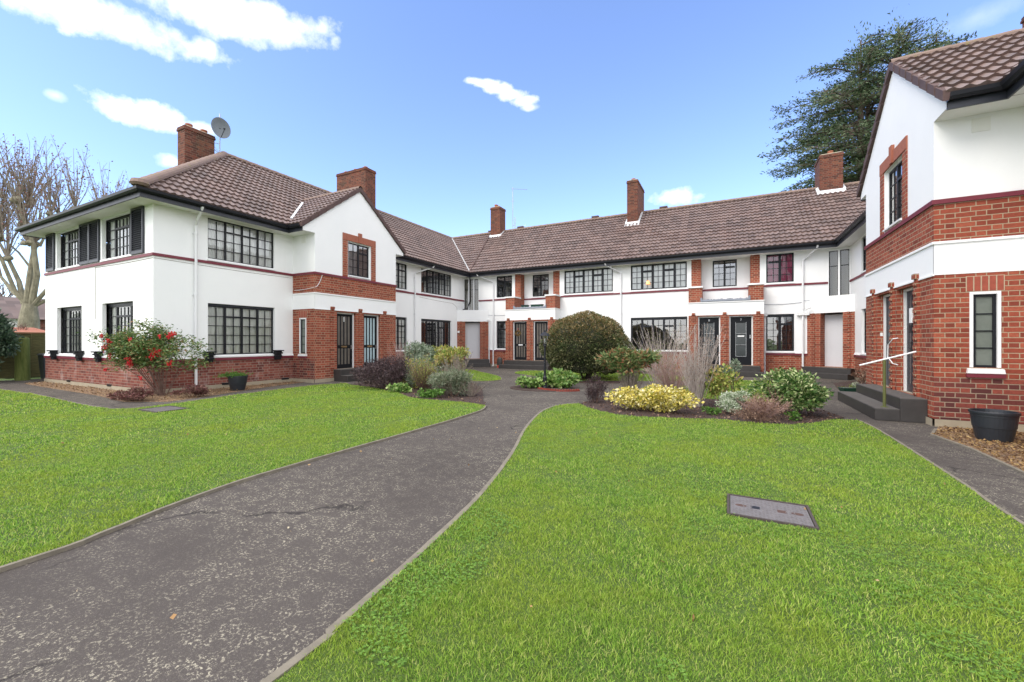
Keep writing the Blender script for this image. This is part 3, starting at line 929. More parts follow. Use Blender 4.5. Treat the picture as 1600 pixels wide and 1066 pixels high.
# clip for a cable on the brick band
# ---------------- gabled porches
def porch(parent, F, depth, side_slit=(-1, 1), doors=None, label=None, wlabel=None):
    h = 2.05
    FS = {-1: Fr(tuple(F.p(-h, 0, 0))[:2], tuple(-F.n)[:2]), 1: Fr(tuple(F.p(h, 0, 0))[:2], tuple(F.n)[:2])}
    # side frames: side -1 faces -u; its u axis must run to the viewer's right
    FS[-1] = Fr(tuple(F.p(-h, -depth, 0))[:2], tuple(F.n)[:2])     # u 0..depth towards the front, outward = -u
    FS[1] = Fr(tuple(F.p(h, 0, 0))[:2], tuple(-F.n)[:2])
    dops = [(-1.10, -.19, .43, 2.60), (.21, 1.12, .43, 2.60)]
    wop = (-.57, .57, 4.05, 5.40)
    wallband(parent, 'plinth', M['conc'], F, -h-.03, h+.03, -.1, .13, [], d=.03)
    wallband(parent, 'brick_wall', M['brick'], F, -h, h, .13, 2.66, dops, rev=.14)
    wallband(parent, 'rendered_wall', M['white'], F, -h-.006, h+.006, 2.66, 3.24, [], d=.006)
    wallband(parent, 'brick_wall', M['brick'], F, -h, h, 3.24, 3.90)
    wallband(parent, 'rendered_wall', M['white'], F, -h, h, 3.98, 5.45, [wop], rev=.16)
    mb = MB(); mb.fb(F, -h-.035, h+.035, -.02, .035, 3.90, 3.98)
    for s in (-1, 1):
        S = FS[s]
        mb.fb(S, .02 if s > 0 else .0, depth if s > 0 else depth-.02, 0, .035, 3.901, 3.979)
    mb.build('painted_band', M['burg'], parent)
    cp = MB(); cp.fb(F, -h-.03, h+.03, 0, .03, 3.20, 3.245); cp.fb(F, -h-.02, h+.02, .0, .022, 2.645, 2.675)
    for s in (-1, 1): cp.fb(FS[s], 0, depth, 0, .03, 3.201, 3.244)
    cp.build('cornice', M['white'], parent)
    gb = MB()
    gb.poly([F.p(-2.56, 0, 5.45), F.p(2.56, 0, 5.45), F.p(0, 0, 7.50)])
    for s in (-1, 1):
        gb.poly([F.p(s*h, 0, 5.36), F.p(s*2.56, 0, 5.36), F.p(s*2.56, 0, 5.45), F.p(s*h, 0, 5.45)])
    gb.build('gable_wall', M['white'], parent)
    for s in (-1, 1):
        S = FS[s]; m0 = depth/2-.02+(.0)
        sl = (depth-.83, depth-.45) if s < 0 else (.45, .83)
        so = [(sl[0], sl[1], 1.05, 2.34)]
        wallband(parent, 'plinth', M['conc'], S, 0, depth, -.1, .13, [], d=.03)
        wallband(parent, 'brick_wall', M['brick_low'], S, 0, depth, .13, .865, so, rev=.09)
        wallband(parent, 'brick_wall', M['brick'], S, 0, depth, .865, 2.66, so, rev=.09)
        wallband(parent, 'rendered_wall', M['white'], S, 0, depth, 2.66, 3.24, [], d=.006)
        wallband(parent, 'brick_wall', M['brick'], S, 0, depth, 3.24, 3.90)
        wallband(parent, 'rendered_wall', M['white'], S, 0, depth, 3.98, 5.42)
        # slit window: white surround, black casement with three bars
        sw = MB(); a, b = sl
        sw.fb(S, a, a+.045, -.06, .012, 1.05, 2.34); sw.fb(S, b-.045, b, -.06, .012, 1.05, 2.34); sw.fb(S, a+.045, b-.045, -.06, .012, 2.295, 2.34)
        sw.hexa([S.p(a-.04, .05, .95), S.p(b+.04, .05, .95), S.p(b+.04, -.06, .95), S.p(a-.04, -.06, .95)],
                [S.p(a-.03, .045, 1.02), S.p(b+.03, .045, 1.02), S.p(b+.03, -.06, 1.05), S.p(a-.03, -.06, 1.05)])
        w = window(parent, S, a+.047, b-.047, 1.05, 2.293, [(1, 1, 4, None)], d=-.02, curtain=None, glass='obscure', frame=.04, sill=False, label='narrow slit window with three glazing bars')
        ob = MB(); ob.poly([S.p(a, -.075, 1.0), S.p(b, -.075, 1.0), S.p(b, -.075, 2.35), S.p(a, -.075, 2.35)]); ob.build('obscured_glass', M['obscure'], w)
        sw.build('window_surround', M['wpaint'], w)
        rb = MB(); rb.fb(S, a-.045, b+.045, 0, .04, .88, .948); rb.build('sill_course', M['burg'], w)
        sc = MB()
        for k in range(5):
            uu = a-.04+(b-a+.08)*(k+.5)/5; sc.fb(S, uu-.037, uu+.037, 0, .008, 2.352, 2.60)
        sa = sc.build('brick_arch', M['brick_stain'], w)
        sc = MB(); sc.fb(S, a-.045, b+.045, 0, .004, 2.345, 2.61); sc.build('mortar', M['mortar'], parent)
        vt = MB(); uu = (a+b)/2-.05*s
        vt.fb(S, uu-.115, uu+.115, 0, .012, 5.06, 5.29)
        for i in range(6):
            for j in range(6): vt.fb(S, uu-.09+.034*i-.004, uu-.09+.034*i+.008, .012, .014, 5.08+.034*j, 5.092+.034*j)
        vt.build('air_vent', M['soffit'], parent)
    # window with moulded brick surround
    wb = MB()
    for a, b in ((-.84, -.60), (.60, .84)): wb.fb(F, a, b, 0, .02, 3.985, 5.40)
    wb.each('window_jamb', M['brick'], parent)
    wh = MB(); n = 20
    for k in range(n):
        a = -.84+1.68*k/n; mid = abs(a+.042) < .12
        wh.fb(F, a+.003, a+.084-.003, 0, .028+(.03 if mid else 0), 5.402, 5.66+(.13 if mid else 0))
    wh.fb(F, -.84, .84, 0, .022, 5.40, 5.655); wh.build('brick_arch', M['brick_plain'], parent)
    wf = MB()
    for a, b in ((-.57, -.53), (.53, .57)): wf.fb(F, a, b, -.14, -.06, 4.05, 5.40)
    wf.fb(F, -.53, .53, -.14, -.06, 5.36, 5.40)
    w = window(parent, F, -.528, .528, 4.09, 5.358, [(1, 2, 4, None), (1, 2, 3, .25)], d=-.07, frame=.04, mull=.06, sillh=.07, curtain='net', cover=(0, .45), glass='glass_dark')
    wf.build('window_frame', M['wpaint'], w)
    for u in (-1.32, .01, 1.35): pilaster(parent, F, u, .43, 2.68)
    # doors
    for (a, b, c, e), dc in zip(dops, doors):
        door(parent, F, a+.003, b-.003, c, e-.003, **dc)
    st = MB()
    st.fb(F, -1.25, 1.80, .0, .38, 0, .43)
    st.fb(F, -1.25, 1.80, .38, .75, 0, .22)
    sd = st.build('doorstep', M['step'], parent, bevel=.01)
    tr = MB(); tr.fb(F, -1.24, 1.79, .0, .37, .431, .437); tr.fb(F, -1.24, 1.79, .385, .74, .221, .227); tr.each('tread', M['tread'], sd)
    # verge tiles
    for s in (-1, 1):
        vb = MB(); L = 2.62; x = 0
        while x < L-.02:
            xa, xb = x, min(L, x+.335)
            for (ua, ub, lift) in ((L-xa, L-xb-.02, .0),):
                za = 7.60-PT*ua; zb = 7.60-PT*max(0, ub)
                o = .035
                vb.hexa([F.p(s*ua, .075, za-.12+.02), F.p(s*max(0, ub), .062, zb-.13), F.p(s*max(0, ub), -.05, zb-.13), F.p(s*ua, -.05, za-.12+.02)],
                        [F.p(s*ua, .075, za+.075), F.p(s*max(0, ub), .062, zb+.045), F.p(s*max(0, ub), -.05, zb+.045), F.p(s*ua, -.05, za+.075)])
            x += .335
        vb.build('verge_tiles', M['verge'], parent)
    # roof slopes: O along the eave, clipped at the valley with the main slope
    run = depth+4.6
    for s in (-1, 1):
        eo = F.p(s*2.60, .04, 5.57)
        S_ = -s*F.u+Vector((0, 0, PT))
        if s < 0:
            O = F.p(-2.60, -run, 5.57); U = F.n
            no = -(-F.u*-1)
        U = F.n if s < 0 else -F.n
        O = F.p(-2.60, -run, 5.57) if s < 0 else F.p(2.60, .04, 5.57)
        # U x S must point up
        U = Vector(U)
        if U.cross(Vector(S_)).z < 0:
            U = -U; O = F.p(s*2.60, .04, 5.57) if s < 0 else F.p(2.60, -run, 5.57)
        inset = depth-.50                      # main eave lies this far behind the front
        co = F.p(s*2.56, -inset, 0)
        # keep: distance in from the gable eave > distance in from the main eave  ->  remove the rest
        no = s*F.u - F.n
        tiles(parent, 'roof', O, U, S_, run+.04, 2.62*math.sqrt(1+PT*PT), [(tuple(co), tuple(no))])
    ridge(parent, F.p(0, .06, 7.62), F.p(0, -(depth-.5+2.56), 7.62), r=.11)
    # lead valley strips
    vs = MB()
    for s in (-1, 1):
        a = F.p(s*2.56, -inset, 5.64); b = F.p(0, -inset-2.56, 7.64)
        vs.bar(a.lerp(b, .14)+Vector((0, 0, .06)), a.lerp(b, .8)+Vector((0, 0, .06)), .08, .04)
    vs.each('valley_flashing', M['flash'], parent)
    # soffit and eaves of the porch sides
    sf = MB()
    for s in (-1, 1):
        sf.poly([F.p(s*h, 0, 5.355), F.p(s*2.56, 0, 5.355), F.p(s*2.56, -depth, 5.355), F.p(s*h, -depth, 5.355)])
    sf.each('soffit', M['soffit'], parent)

porch(LW, GL, 1.21, doors=[dict(style='stripe', glassm='browng', number=('1', None, .20, 'wpaint'), label='black door with brown reeded strips and a white figure 1'),
                          dict(style='stripe', glassm='blueglass', label='black door with pale blue reeded strips')])
porch(RW, GR, 1.19, doors=[dict(style='stripe', glassm='darkg', leafm='fascia', label='grey-black front door with a black knob'),
                          dict(style='stripe', glassm='darkg', leafm='fascia', label='grey-black front door beside the handrail')])
def bez(p0, p1, sag, n=8):
    return [Vector(p0).lerp(Vector(p1), i/n)-Vector((0, 0, sag*math.sin(PI*i/n))) for i in range(n+1)]
mb = MB(); mb.tube(bez(GL.p(-1.75, .02, 3.90), GL.p(-2.055, .02, 3.42), .10), .010, 5); mb.tube(bez((-13.12, 10.045, 3.42), (-14.2, 10.045, 3.36), .02), .010, 5); mb.build('cable', M['pipe'], LW)
# eaves path (outward on the right of travel)
eaves(LW, [(-22.83, 25), (-22.83, 5.33), (-13.83, 5.33), (-13.83, 9.56), (-13.12, 9.56)])
eaves(LW, [(-13.12, 14.68), (-13.83, 14.68), (-13.83, 21.2)])
sf = MB()
sf.poly([(-22.83, 5.33, 5.36), (-13.83, 5.33, 5.36), (-14.33, 5.83, 5.36), (-22.33, 5.83, 5.36)])
sf.poly([(-13.83, 5.33, 5.36), (-13.83, 9.56, 5.36), (-14.33, 9.56, 5.36), (-14.33, 5.83, 5.36)])
sf.poly([(-13.83, 14.68, 5.36), (-13.83, 21.2, 5.36), (-14.33, 21.37, 5.36), (-14.33, 14.68, 5.36)])
sf.poly([(-22.83, 5.33, 5.36), (-22.33, 5.83, 5.36), (-22.33, 25, 5.36), (-22.83, 25, 5.36)])
sf.each('soffit', M['soffit'], LW)
SL = math.sqrt(1+PT*PT)
tiles(LW, 'roof', (-13.79, 5.0, 5.57), (0, 1, 0), (-1, 0, PT), 21.6, 4.54*SL, [((-13.83, 5.33, 0), (-1, -1, 0)), ((-13.83, 21.2, 0), (1, 1, 0))])
tiles(LW, 'roof', (-22.9, 5.34, 5.55), (1, 0, 0), (0, 1, PT), 9.2, 4.54*SL, [((-13.83, 5.33, 0), (1, 1, 0)), ((-22.83, 5.33, 0), (-1, 1, 0))])
mb = MB(); mb.poly([(-22.85, 5.31, 5.58), (-18.33, 9.83, 9.11), (-18.33, 25.7, 9.11), (-22.85, 30.2, 5.58)]); mb.build('roof', M['tile'], LW)
ridge(LW, (-18.33, 9.8, 9.14), (-18.33, 25.75, 9.14), r=.13)
ridge(LW, (-13.80, 5.30, 5.66), (-18.33, 9.83, 9.15), r=.14)
ridge(LW, (-22.80, 5.36, 5.58), (-18.33, 9.83, 9.10), r=.07, mat='verge', drop=.05)
mb = MB(); mb.lathe((-13.84, 5.34, 5.60), [(.17, 0), (.22, .06), (.18, .16), (.05, .20)], 12); mb.build('hip_end_mortar', M['ridge'], LW)
# chimneys on the left wing
c = chimney(LW, -18.60, -18.10, 8.33, 9.36, 7.2, 9.62, pots=2)
mb = MB()
for i in range(9):
    y = 8.36+i*.115; z = 5.6+PT*(y-5.33)
    mb.ab(-18.095, -18.085, y, y+.125, z-.08, z+.19)
mb.build('stepped_flashing', M['lead'], c)
c = chimney(LW, -19.75, -17.50, 16.58, 17.30, 8.0, 10.98, pots=3)
# valley between wing and rear range
mb = MB()
a = Vector((-13.86, 21.23, 5.66)); b = Vector((-18.33, 25.7, 9.13))
a.z += .07; b.z += .07; mb.bar(a, b, .07, .05); mb.build('valley_flashing', M['galv2'], RR)

# ---------------- rear range
oU = [op(-12.24, -11.2, 1), op(-7.98, -5.32, 1), op(-4.41, -1.77, 1), op(1.49, 2.52, 1)]
oD = [op(-12.24, -11.32, 0), op(-7.98, -5.32, 0), op(-4.41, -1.75, 0), op(1.49, 2.53, 0)]
logs = [(-10.64, -8.62, 3.25, 5.42), (-1.16, .89, 3.25, 5.42)]
stack(RR, FB, -12.78, 2.99, oU+oD+logs, upper=(-13.46, 3.71), rev=.49, brick='brick', zsplit=3.25)
for a, b in ((-13.46, -10.64), (-8.62, -1.16), (.89, 3.71)): upperband(RR, FB, a, b)
mwin(RR, FB, -12.24, -11.2, 1, '2u', frame=.05, mull=.08, glass='glass_dark', curtain='darkc', cover=(0, .5))
mwin(RR, FB, -7.98, -5.32, 1, '5u', frame=.06, mull=.11, curtain='net')
w = mwin(RR, FB, -4.41, -1.77, 1, '5u', frame=.06, mull=.11, curtain='net')
mwin(RR, FB, 1.49, 2.52, 1, '2v', frame=.055, mull=.10, curtain='pinkc', label='upstairs casement with a pink curtain')
mwin(RR, FB, -12.24, -11.32, 0, [(1, 2, 4, .25)], frame=.07, mull=.10, curtain='net', cover=(.45, 1))
mwin(RR, FB, -7.98, -5.32, 0, '5l', frame=.06, mull=.11, curtain='netd')
mwin(RR, FB, -4.41, -1.75, 0, '5l', frame=.06, mull=.10, curtain='tan', glass='glass_dark')
mwin(RR, FB, 1.49, 2.53, 0, '2l', frame=.055, mull=.10, curtain='tan', glass='glass_dark')
# orange lamp glowing behind the upstairs window
m_, t_, p_ = new_mat('warm_lamp_shade'); p_.inputs['Base Color'].default_value = (.8, .35, .12, 1); p_.inputs['Emission Color'].default_value = (1, .45, .15, 1); p_.inputs['Emission Strength'].default_value = 1.2
mb = MB(); mb.lathe((-3.55, 21.60, 4.33), [(.10, 0), (.05, .16)], 12)
lt = mb.build('lamp_shade', m_, w)
# loggias: recessed wall, brick piers, balcony blocks
for (a, b, wa, wb, cur) in ((-10.64, -8.62, -10.12, -9.10, 'darkc'), (-1.16, .89, -.67, .35, 'tan')):
    o_ = op(wa, wb, 1)
    wallband(RR, 'rendered_wall', M['white'], FL, a-.05, b+.05, 3.2, 5.42, [o_], rev=.12)
    upperband(RR, FL, a, b)
    mwin(RR, FL, wa, wb, 1, '2u', frame=.055, mull=.09, glass='glass_dark', curtain=cur, cover=(.5, 1))
    mb = MB(); mb.poly([(a, 21.69, 3.255), (b, 21.69, 3.255), (b, 22.2, 3.255), (a, 22.2, 3.255)]); mb.build('balcony_floor', M['lead'], RR)
for (x0, x1) in ((-11.0, -10.636), (-8.624, -8.25), (-1.57, -1.156), (.886, 1.25)):
    mb = MB(); mb.ab(x0, x1, 21.694, 22.19, 3.25, 5.357); mb.build('brick_pier', M['brick'], RR)
mb = MB(); mb.poly([(-10.64, 21.7, 5.36), (-8.62, 21.7, 5.36), (-8.62, 22.25, 5.36), (-10.64, 22.25, 5.36)]); mb.poly([(-1.16, 21.7, 5.36), (.89, 21.7, 5.36), (.89, 22.25, 5.36), (-1.16, 22.25, 5.36)])
mb.poly([(-13.83, 21.2, 5.36), (3.91, 21.2, 5.36), (3.91, 21.7, 5.36), (-13.83, 21.7, 5.36)])
mb.each('soffit', M['soffit'], RR)

def rear_porch(x0, x1, doors, pil, dops, steplabel):
    FQ = Fr((0, 20.9), (1, 0))
    dd = .80
    wallband(RR, 'brick_wall', M['brick'], FQ, x0, x1, -.1, 2.66, dops, rev=.14)
    SL_ = Fr((x0, 21.7), (0, -1)); SR_ = Fr((x1, 20.9), (0, 1))
    for S in (SL_, SR_):
        wallband(RR, 'brick_wall', M['brick'], S, 0, dd, -.1, 2.66)
        wallband(RR, 'rendered_wall', M['white'], S, 0, dd, 2.66, 3.22, d=.006)
    wallband(RR, 'rendered_wall', M['white'], FQ, x0-.006, x1+.006, 2.66, 3.22, d=.006)
    mb = MB(); mb.ab(x0-.035, x1+.035, 20.865, 21.69, 3.222, 3.26); mb.build('porch_coping', M['white'], RR)
    for a, b in ((x0+.004, x0+.56), (x1-.56, x1-.004)):
        mb = MB(); mb.ab(a, b, 20.905, 21.65, 3.26, 3.93); k = mb.build('balcony_block', M['brick'], RR)
        mb = MB(); mb.ab(a-.04, b+.04, 20.865, 21.68, 3.93, 4.0); mb.build('block_coping', M['white'], k)
    # curled lead apron between the blocks
    r = random.Random(int(x0*10)); mb = MB(); prev = None; n = 40
    for i in range(n+1):
        x = x0+.50+(x1-x0-1.0)*i/n; zz = 3.37+r.uniform(-.02, .02)+(.10 if i < 2 or i > n-2 else 0)
        cur = [(x, 20.875, 3.262), (x, 20.85, 3.29+r.uniform(-.01, .01)), (x, 20.86, zz), (x, 20.93, zz+.015), (x, 21.05, 3.30)]
        if prev:
            for j in range(4): mb.poly([prev[j], cur[j], cur[j+1], prev[j+1]])
        prev = cur
    mb.build('lead_apron', M['lead'], RR)
    for u in pil: pilaster(RR, FQ, u, .43, 2.68)
    for (a, b, c, e), dc in zip(dops, doors): door(RR, FQ, a+.003, b-.003, c, e-.003, **dc)
    st = MB(); st.ab(x0+.12, x1-.15, 20.45, 20.895, 0, .43); st.ab(x0+.02, x1-.05, 20.05, 20.45, 0, .21)
    s = st.build('doorstep', M['step'], RR, bevel=.012); s['label'] = steplabel
    return FQ
rear_porch(-11.2, -8.2, [dict(style='stripe', glassm='browng', plate='wpaint', label='black striped door with a wreath'), dict(style='stripe', glassm='browng', label='black striped door half hidden by the clipped bush')],
           (-11.01, -9.70, -8.39), [(-10.76, -9.88, .43, 2.60), (-9.50, -8.62, .43, 2.60)], 'two dark stone steps')
rear_porch(-1.63, 1.35, [dict(style='three', glassm='darkg', plate='darkg', number=('8', None, .09, 'flash'), label='black door with three grey panes and a small figure 8'),
                        dict(style='three', glassm='darkg', plate='wpaint', number=('7', None, .09, 'flash'), label='black door with three grey panes and a small figure 7')],
           (-1.42, -.15, 1.14), [(-1.24, -.32, .43, 2.62), (.03, .95, .43, 2.62)], 'two dark steps edged with moss')
downpipe(RR, FB, -12.42, 5.50, kink=-.85, kinkz=5.0)
downpipe(RR, FB, -12.70, 2.62, kink=None, zb=.05)
downpipe(RR, FB, -4.89, 5.50, kink=-.70, kinkz=4.97)
downpipe(RR, Fr((1.43, 21.7), (1, 0)), 0, 2.62, kink=None, hopper=True, d=.05, zb=.08)
downpipe(RR, FB, 2.83, 5.50, kink=.45, kinkz=4.95)
mb = MB(); mb.fb(FB, 2.62, 3.05, 0, .14, 2.60, 2.74); mb.build('pipe_box', M['wpaint'], RR)
for x, z in ((.0, 0),):
    mb = MB()
    for (xa, xb, za, zb_) in ((-12.9, -11.2, 3.06, 3.02), (1.40, 2.80, 3.12, 3.16), (2.85, 4.0, 3.22, 3.40)):
        mb.tube(bez((xa, 21.68, za), (xb, 21.68 if xb < 3.5 else 21.5, zb_), .03), .009, 5)
    mb.build('cable', M['lead'], RR)
# corner stair turrets with a recessed white door below
def turret(A, B, TA, TB, door_u, sideX, cornerY, label, slit):
    F = Fr(A, (B[0]-A[0], B[1]-A[1])); L = math.dist(A, B)
    a, b = door_u
    o_ = [(a, b, .44, 2.66)]
    wallband(RR, 'brick_wall', M['brick'], F, 0, L, -.1, 2.66, o_, rev=.42)
    wallband(RR, 'rendered_wall', M['white'], F, -.004, L+.004, 2.66, 3.35, d=.004)
    mb = MB(); mb.poly([(A[0], A[1], 3.351), (B[0], B[1], 3.351), (B[0], B[1]+.3, 3.351), (TB[0], TB[1]+.2, 3.351), (TA[0], TA[1]+.2, 3.351), (A[0]-.0, A[1]+.3, 3.351)])
    mb.build('flat_roof', M['lead'], RR)
    mb = MB(); mb.fb(F, a+.002, b-.002, -.40, -.36, .44, 2.6)
    d = mb.build('door', M['whitepanel'], RR); d['label'] = label
    for u in (a/2, (b+L)/2):
        mb = MB(); z = .50; mb.fb(F, u-.06, u+.06, 0, .02, .44, 2.655)
        while z < 2.6: mb.fb(F, u-.045, u+.045, .02, .05, z, z+.065); z += .15
        mb.build('pilaster', M['brick'], RR)
    st = MB(); st.fb(F, -.02, L+.02, .0, .40, 0, .42); st.fb(F, -.06, L+.06, .40, .75, 0, .21); st.fb(F, a, b, -.36, 0, .30, .435)
    st.build('doorstep', M['step'], RR, bevel=.012)
    # tall three-light window above
    T = Fr(TA, (TB[0]-TA[0], TB[1]-TA[1])); TL = math.dist(TA, TB)
    wb = MB(); wb.fb(T, 0, TL, -.03, .005, 5.25, 5.37)
    fr = MB(); pn = MB(); n = slit
    W = TL/n
    for k in range(n+1):
        x = k*W; wb.fb(T, max(0, x-.035), min(TL, x+.035), -.06, .02, 3.355, 5.25)
    for k in range(n):
        p, q = k*W+.035, (k+1)*W-.035
        fr.fb(T, p, p+.025, -.05, -.005, 3.36, 5.25); fr.fb(T, q-.025, q, -.05, -.005, 3.36, 5.25)
        for z in (3.36, 4.60, 5.225): fr.fb(T, p+.025, q-.025, -.05, -.006, z, z+.028)
        pn.poly([T.p(p, -.03, 3.37), T.p(q, -.03, 3.37), T.p(q, -.03, 5.24), T.p(p, -.03, 5.24)])
    w = fr.build('window', M['black'], RR); w['label'] = 'tall narrow stair window in the corner turret'
    pn.build('pane', M['glass'], w); wb.build('window_surround', M['wpaint'], w)
    mb = MB(); mb.poly([T.p(0, -.35, 3.36), T.p(TL, -.35, 3.36), T.p(TL, -.35, 5.3), T.p(0, -.35, 5.3)]); mb.build('curtain', M['stairw'], w)
turret((-14.33, 20.65), (-12.78, 21.7), (-14.33, 21.37), (-13.46, 21.7), (.48, 1.37), -14.33, 21.7, 'plain grey-white recessed door under the left turret', 3)
turret((2.99, 21.7), (4.41, 20.77), (3.71, 21.7), (4.41, 21.43), (.50, 1.29), 4.41, 21.7, 'plain grey-white recessed door under the right turret', 2)
mb = MB(); mb.tube([(-13.8, 21.22, 5.45), (-13.92, 21.40, 5.2), (-13.93, 21.42, 3.9), (-14.05, 21.3, 3.45), (-14.3, 21.2, 3.40)], .03, 8); mb.build('black_waste_pipe', M['black'], RR)
mb = MB(); mb.tube([(-12.85, 21.62, 2.75), (-12.7, 21.62, 2.78), (-12.62, 21.60, 2.70)], .03, 6); mb.build('security_light', M['wpaint'], RR)
eaves(RR, [(-13.83, 21.2), (3.91, 21.2)])
tiles(RR, 'roof', (-18.7, 21.16, 5.57), (1, 0, 0), (0, 1, PT), 27.4, 4.54*SL, [((-13.83, 21.2, 0), (-1, -1, 0)), ((3.91, 21.2, 0), (1, -1, 0))])
mb = MB(); mb.poly([(-22.85, 30.2, 5.58), (12.93, 30.2, 5.58), (8.41, 25.7, 9.11), (-18.33, 25.7, 9.11)]); mb.build('roof', M['tile'], RR)
mb = MB(); mb.poly([(-22.33, 29.7, -.1), (12.41, 29.7, -.1), (12.41, 29.7, 5.6), (-22.33, 29.7, 5.6)]); mb.poly([(-22.33, 25.7, -.1), (-22.33, 29.7, -.1), (-22.33, 29.7, 5.6), (-22.33, 25.7, 5.6)]); mb.poly([(12.41, 25.7, -.1), (12.41, 29.7, -.1), (12.41, 29.7, 5.6), (12.41, 25.7, 5.6)])
mb.build('rendered_wall', M['white'], RR)
ridge(RR, (-18.33, 25.7, 9.14), (8.45, 25.7, 9.14), r=.12)
# ridge ventilators
for x in (-14.9, -12.6, -7.4, -3.35):
    mb = MB(); mb.ab(x-.22, x+.22, 25.6, 25.8, 9.22, 9.31); mb.build('ridge_vent', M['verge'], RR)
mb = MB(); mb.bar((-13.8, 21.3, 5.78), (-14.75, 25.1, 8.78), .05, .04); mb.build('roof_cable', M['verge'], RR)
def skirt(c, x0, x1, y0, y1):
    z = lambda y: 5.6+PT*(y-21.2)
    mb = MB()
    mb.hexa([(x0-.13, y0-.20, z(y0-.20)+.03), (x1+.13, y0-.20, z(y0-.20)+.03), (x1+.13, y0-.01, z(y0)-.02), (x0-.13, y0-.01, z(y0)-.02)],
            [(x0-.10, y0-.17, z(y0-.2)+.07), (x1+.10, y0-.17, z(y0-.2)+.07), (x1+.06, y0-.005, z(y0)+.14), (x0-.06, y0-.005, z(y0)+.14)])
    for a, b in ((x0-.11, x0-.004), (x1+.004, x1+.11)):
        mb.hexa([(a, y0-.02, z(y0)), (b, y0-.02, z(y0)), (b, y1, z(y1)), (a, y1, z(y1))], [(a, y0-.02, z(y0)+.10), (b, y0-.02, z(y0)+.14), (b, y1, z(y1)+.14), (a, y1, z(y1)+.10)])
    mb.build('flashing', M['flash'], c)
c = chimney(RR, -14.65, -13.92, 25.15, 25.95, 8.2, 10.75, pots=3); skirt(c, -14.65, -13.92, 25.15, 25.6)
c = chimney(RR, -5.20, -4.60, 24.55, 26.6, 7.6, 10.75, pots=3); skirt(c, -5.20, -4.60, 24.55, 25.6)
c = chimney(RR, 3.98, 4.90, 25.2, 26.5, 8.2, 10.62, pots=3); skirt(c, 3.98, 4.90, 25.2, 25.6)

# ---------------- right wing
# u = -y on this frame
oR = [(-19.86, -17.17, 4.07, 5.33), (-19.86, -17.17, 1.06, 2.68), (-16.0, -14.93, 4.07, 5.33), (-16.0, -14.93, 1.06, 2.68), (-9.3, -7.17, 4.07, 5.33), (-9.3, -7.17, 1.06, 2.68)]
stack(RW, FRt, -20.77, -5.83, oR, upper=(-21.43, -5.83), brick='brick')
upperband(RW, FRt, -21.43, -14.08); upperband(RW, FRt, -9.98, -5.8)
for o_, k in zip(oR, ('5u', '5l', '2u', '2l', 'A4u', 'A4l')):
    mwin(RW, FRt, o_[0], o_[1], o_[2] > 3, k, frame=.05, mull=.07, curtain='net')
stack(RW, FPR, 4.41, 12.41, [], brick='brick'); upperband(RW, FPR, 4.38, 12.43)
mb = MB(); mb.poly([(12.41, 5.83, -.1), (12.41, 25.7, -.1), (12.41, 25.7, 5.42), (12.41, 5.83, 5.42)]); mb.build('rendered_wall', M['white'], RW)
eaves(RW, [(3.91, 21.2), (3.91, 14.59), (3.22, 14.59)])
eaves(RW, [(3.22, 9.47), (3.91, 9.47), (3.91, 5.33), (12.91, 5.33), (12.91, 25)])
sf = MB()
sf.poly([(3.91, 21.2, 5.36), (3.91, 14.59, 5.36), (4.41, 14.59, 5.36), (4.41, 21.43, 5.36)])
sf.poly([(3.91, 21.2, 5.359), (4.45, 21.2, 5.359), (4.45, 21.75, 5.359), (3.66, 21.75, 5.359)])
sf.poly([(3.91, 9.47, 5.36), (3.91, 5.33, 5.36), (4.41, 5.83, 5.36), (4.41, 9.47, 5.36)])
sf.poly([(3.91, 5.33, 5.36), (12.91, 5.33, 5.36), (12.41, 5.83, 5.36), (4.41, 5.83, 5.36)])
sf.each('soffit', M['soffit'], RW)
tiles(RW, 'roof', (3.87, 26.0, 5.57), (0, -1, 0), (1, 0, PT), 21, 4.54*SL, [((3.91, 21.2, 0), (-1, 1, 0)), ((3.91, 5.33, 0), (1, -1, 0))])
mb = MB(); mb.poly([(3.87, 5.29, 5.58), (12.95, 5.29, 5.58), (8.41, 9.83, 9.11)]); mb.poly([(12.93, 5.31, 5.58), (12.93, 30.2, 5.58), (8.41, 25.7, 9.11), (8.41, 9.83, 9.11)]); mb.build('roof', M['tile'], RW)
ridge(RW, (8.41, 9.8, 9.14), (8.41, 25.75, 9.14), r=.13)
ridge(RW, (3.88, 5.30, 5.66), (8.41, 9.83, 9.15), r=.14)
chimney(RW, 7.60, 9.8, 16.9, 17.65, 8.0, 10.9, pots=3)
downpipe(RW, FRt, -17.0, 5.5, kink=.3, kinkz=5.0)
# thin surface cables and hairline joints on the render of the shuttered wing
mb = MB(); mb.tube([(-18.05, 5.82, 3.86), (-18.05, 5.82, 3.1), (-18.06, 5.82, 2.2)], .006, 4); mb.tube(bez((-18.05, 5.82, 3.86), (-14.32, 5.82, 3.84), .02), .006, 4); mb.build('cable', M['kerb'], LW)
mb = MB(); mb.tube(bez((-14.322, 5.84, 3.84), (-14.322, 10.0, 3.82), .02), .005, 4); mb.build('cable', M['kerb'], LW)
mb = MB(); mb.tube(bez((-14.322, 17.2, 3.80), (-14.322, 20.2, 3.70), .02)+[Vector((-14.322, 20.6, 3.5)), Vector((-14.322, 20.62, 3.35))], .006, 4); mb.build('cable', M['kerb'], LW)
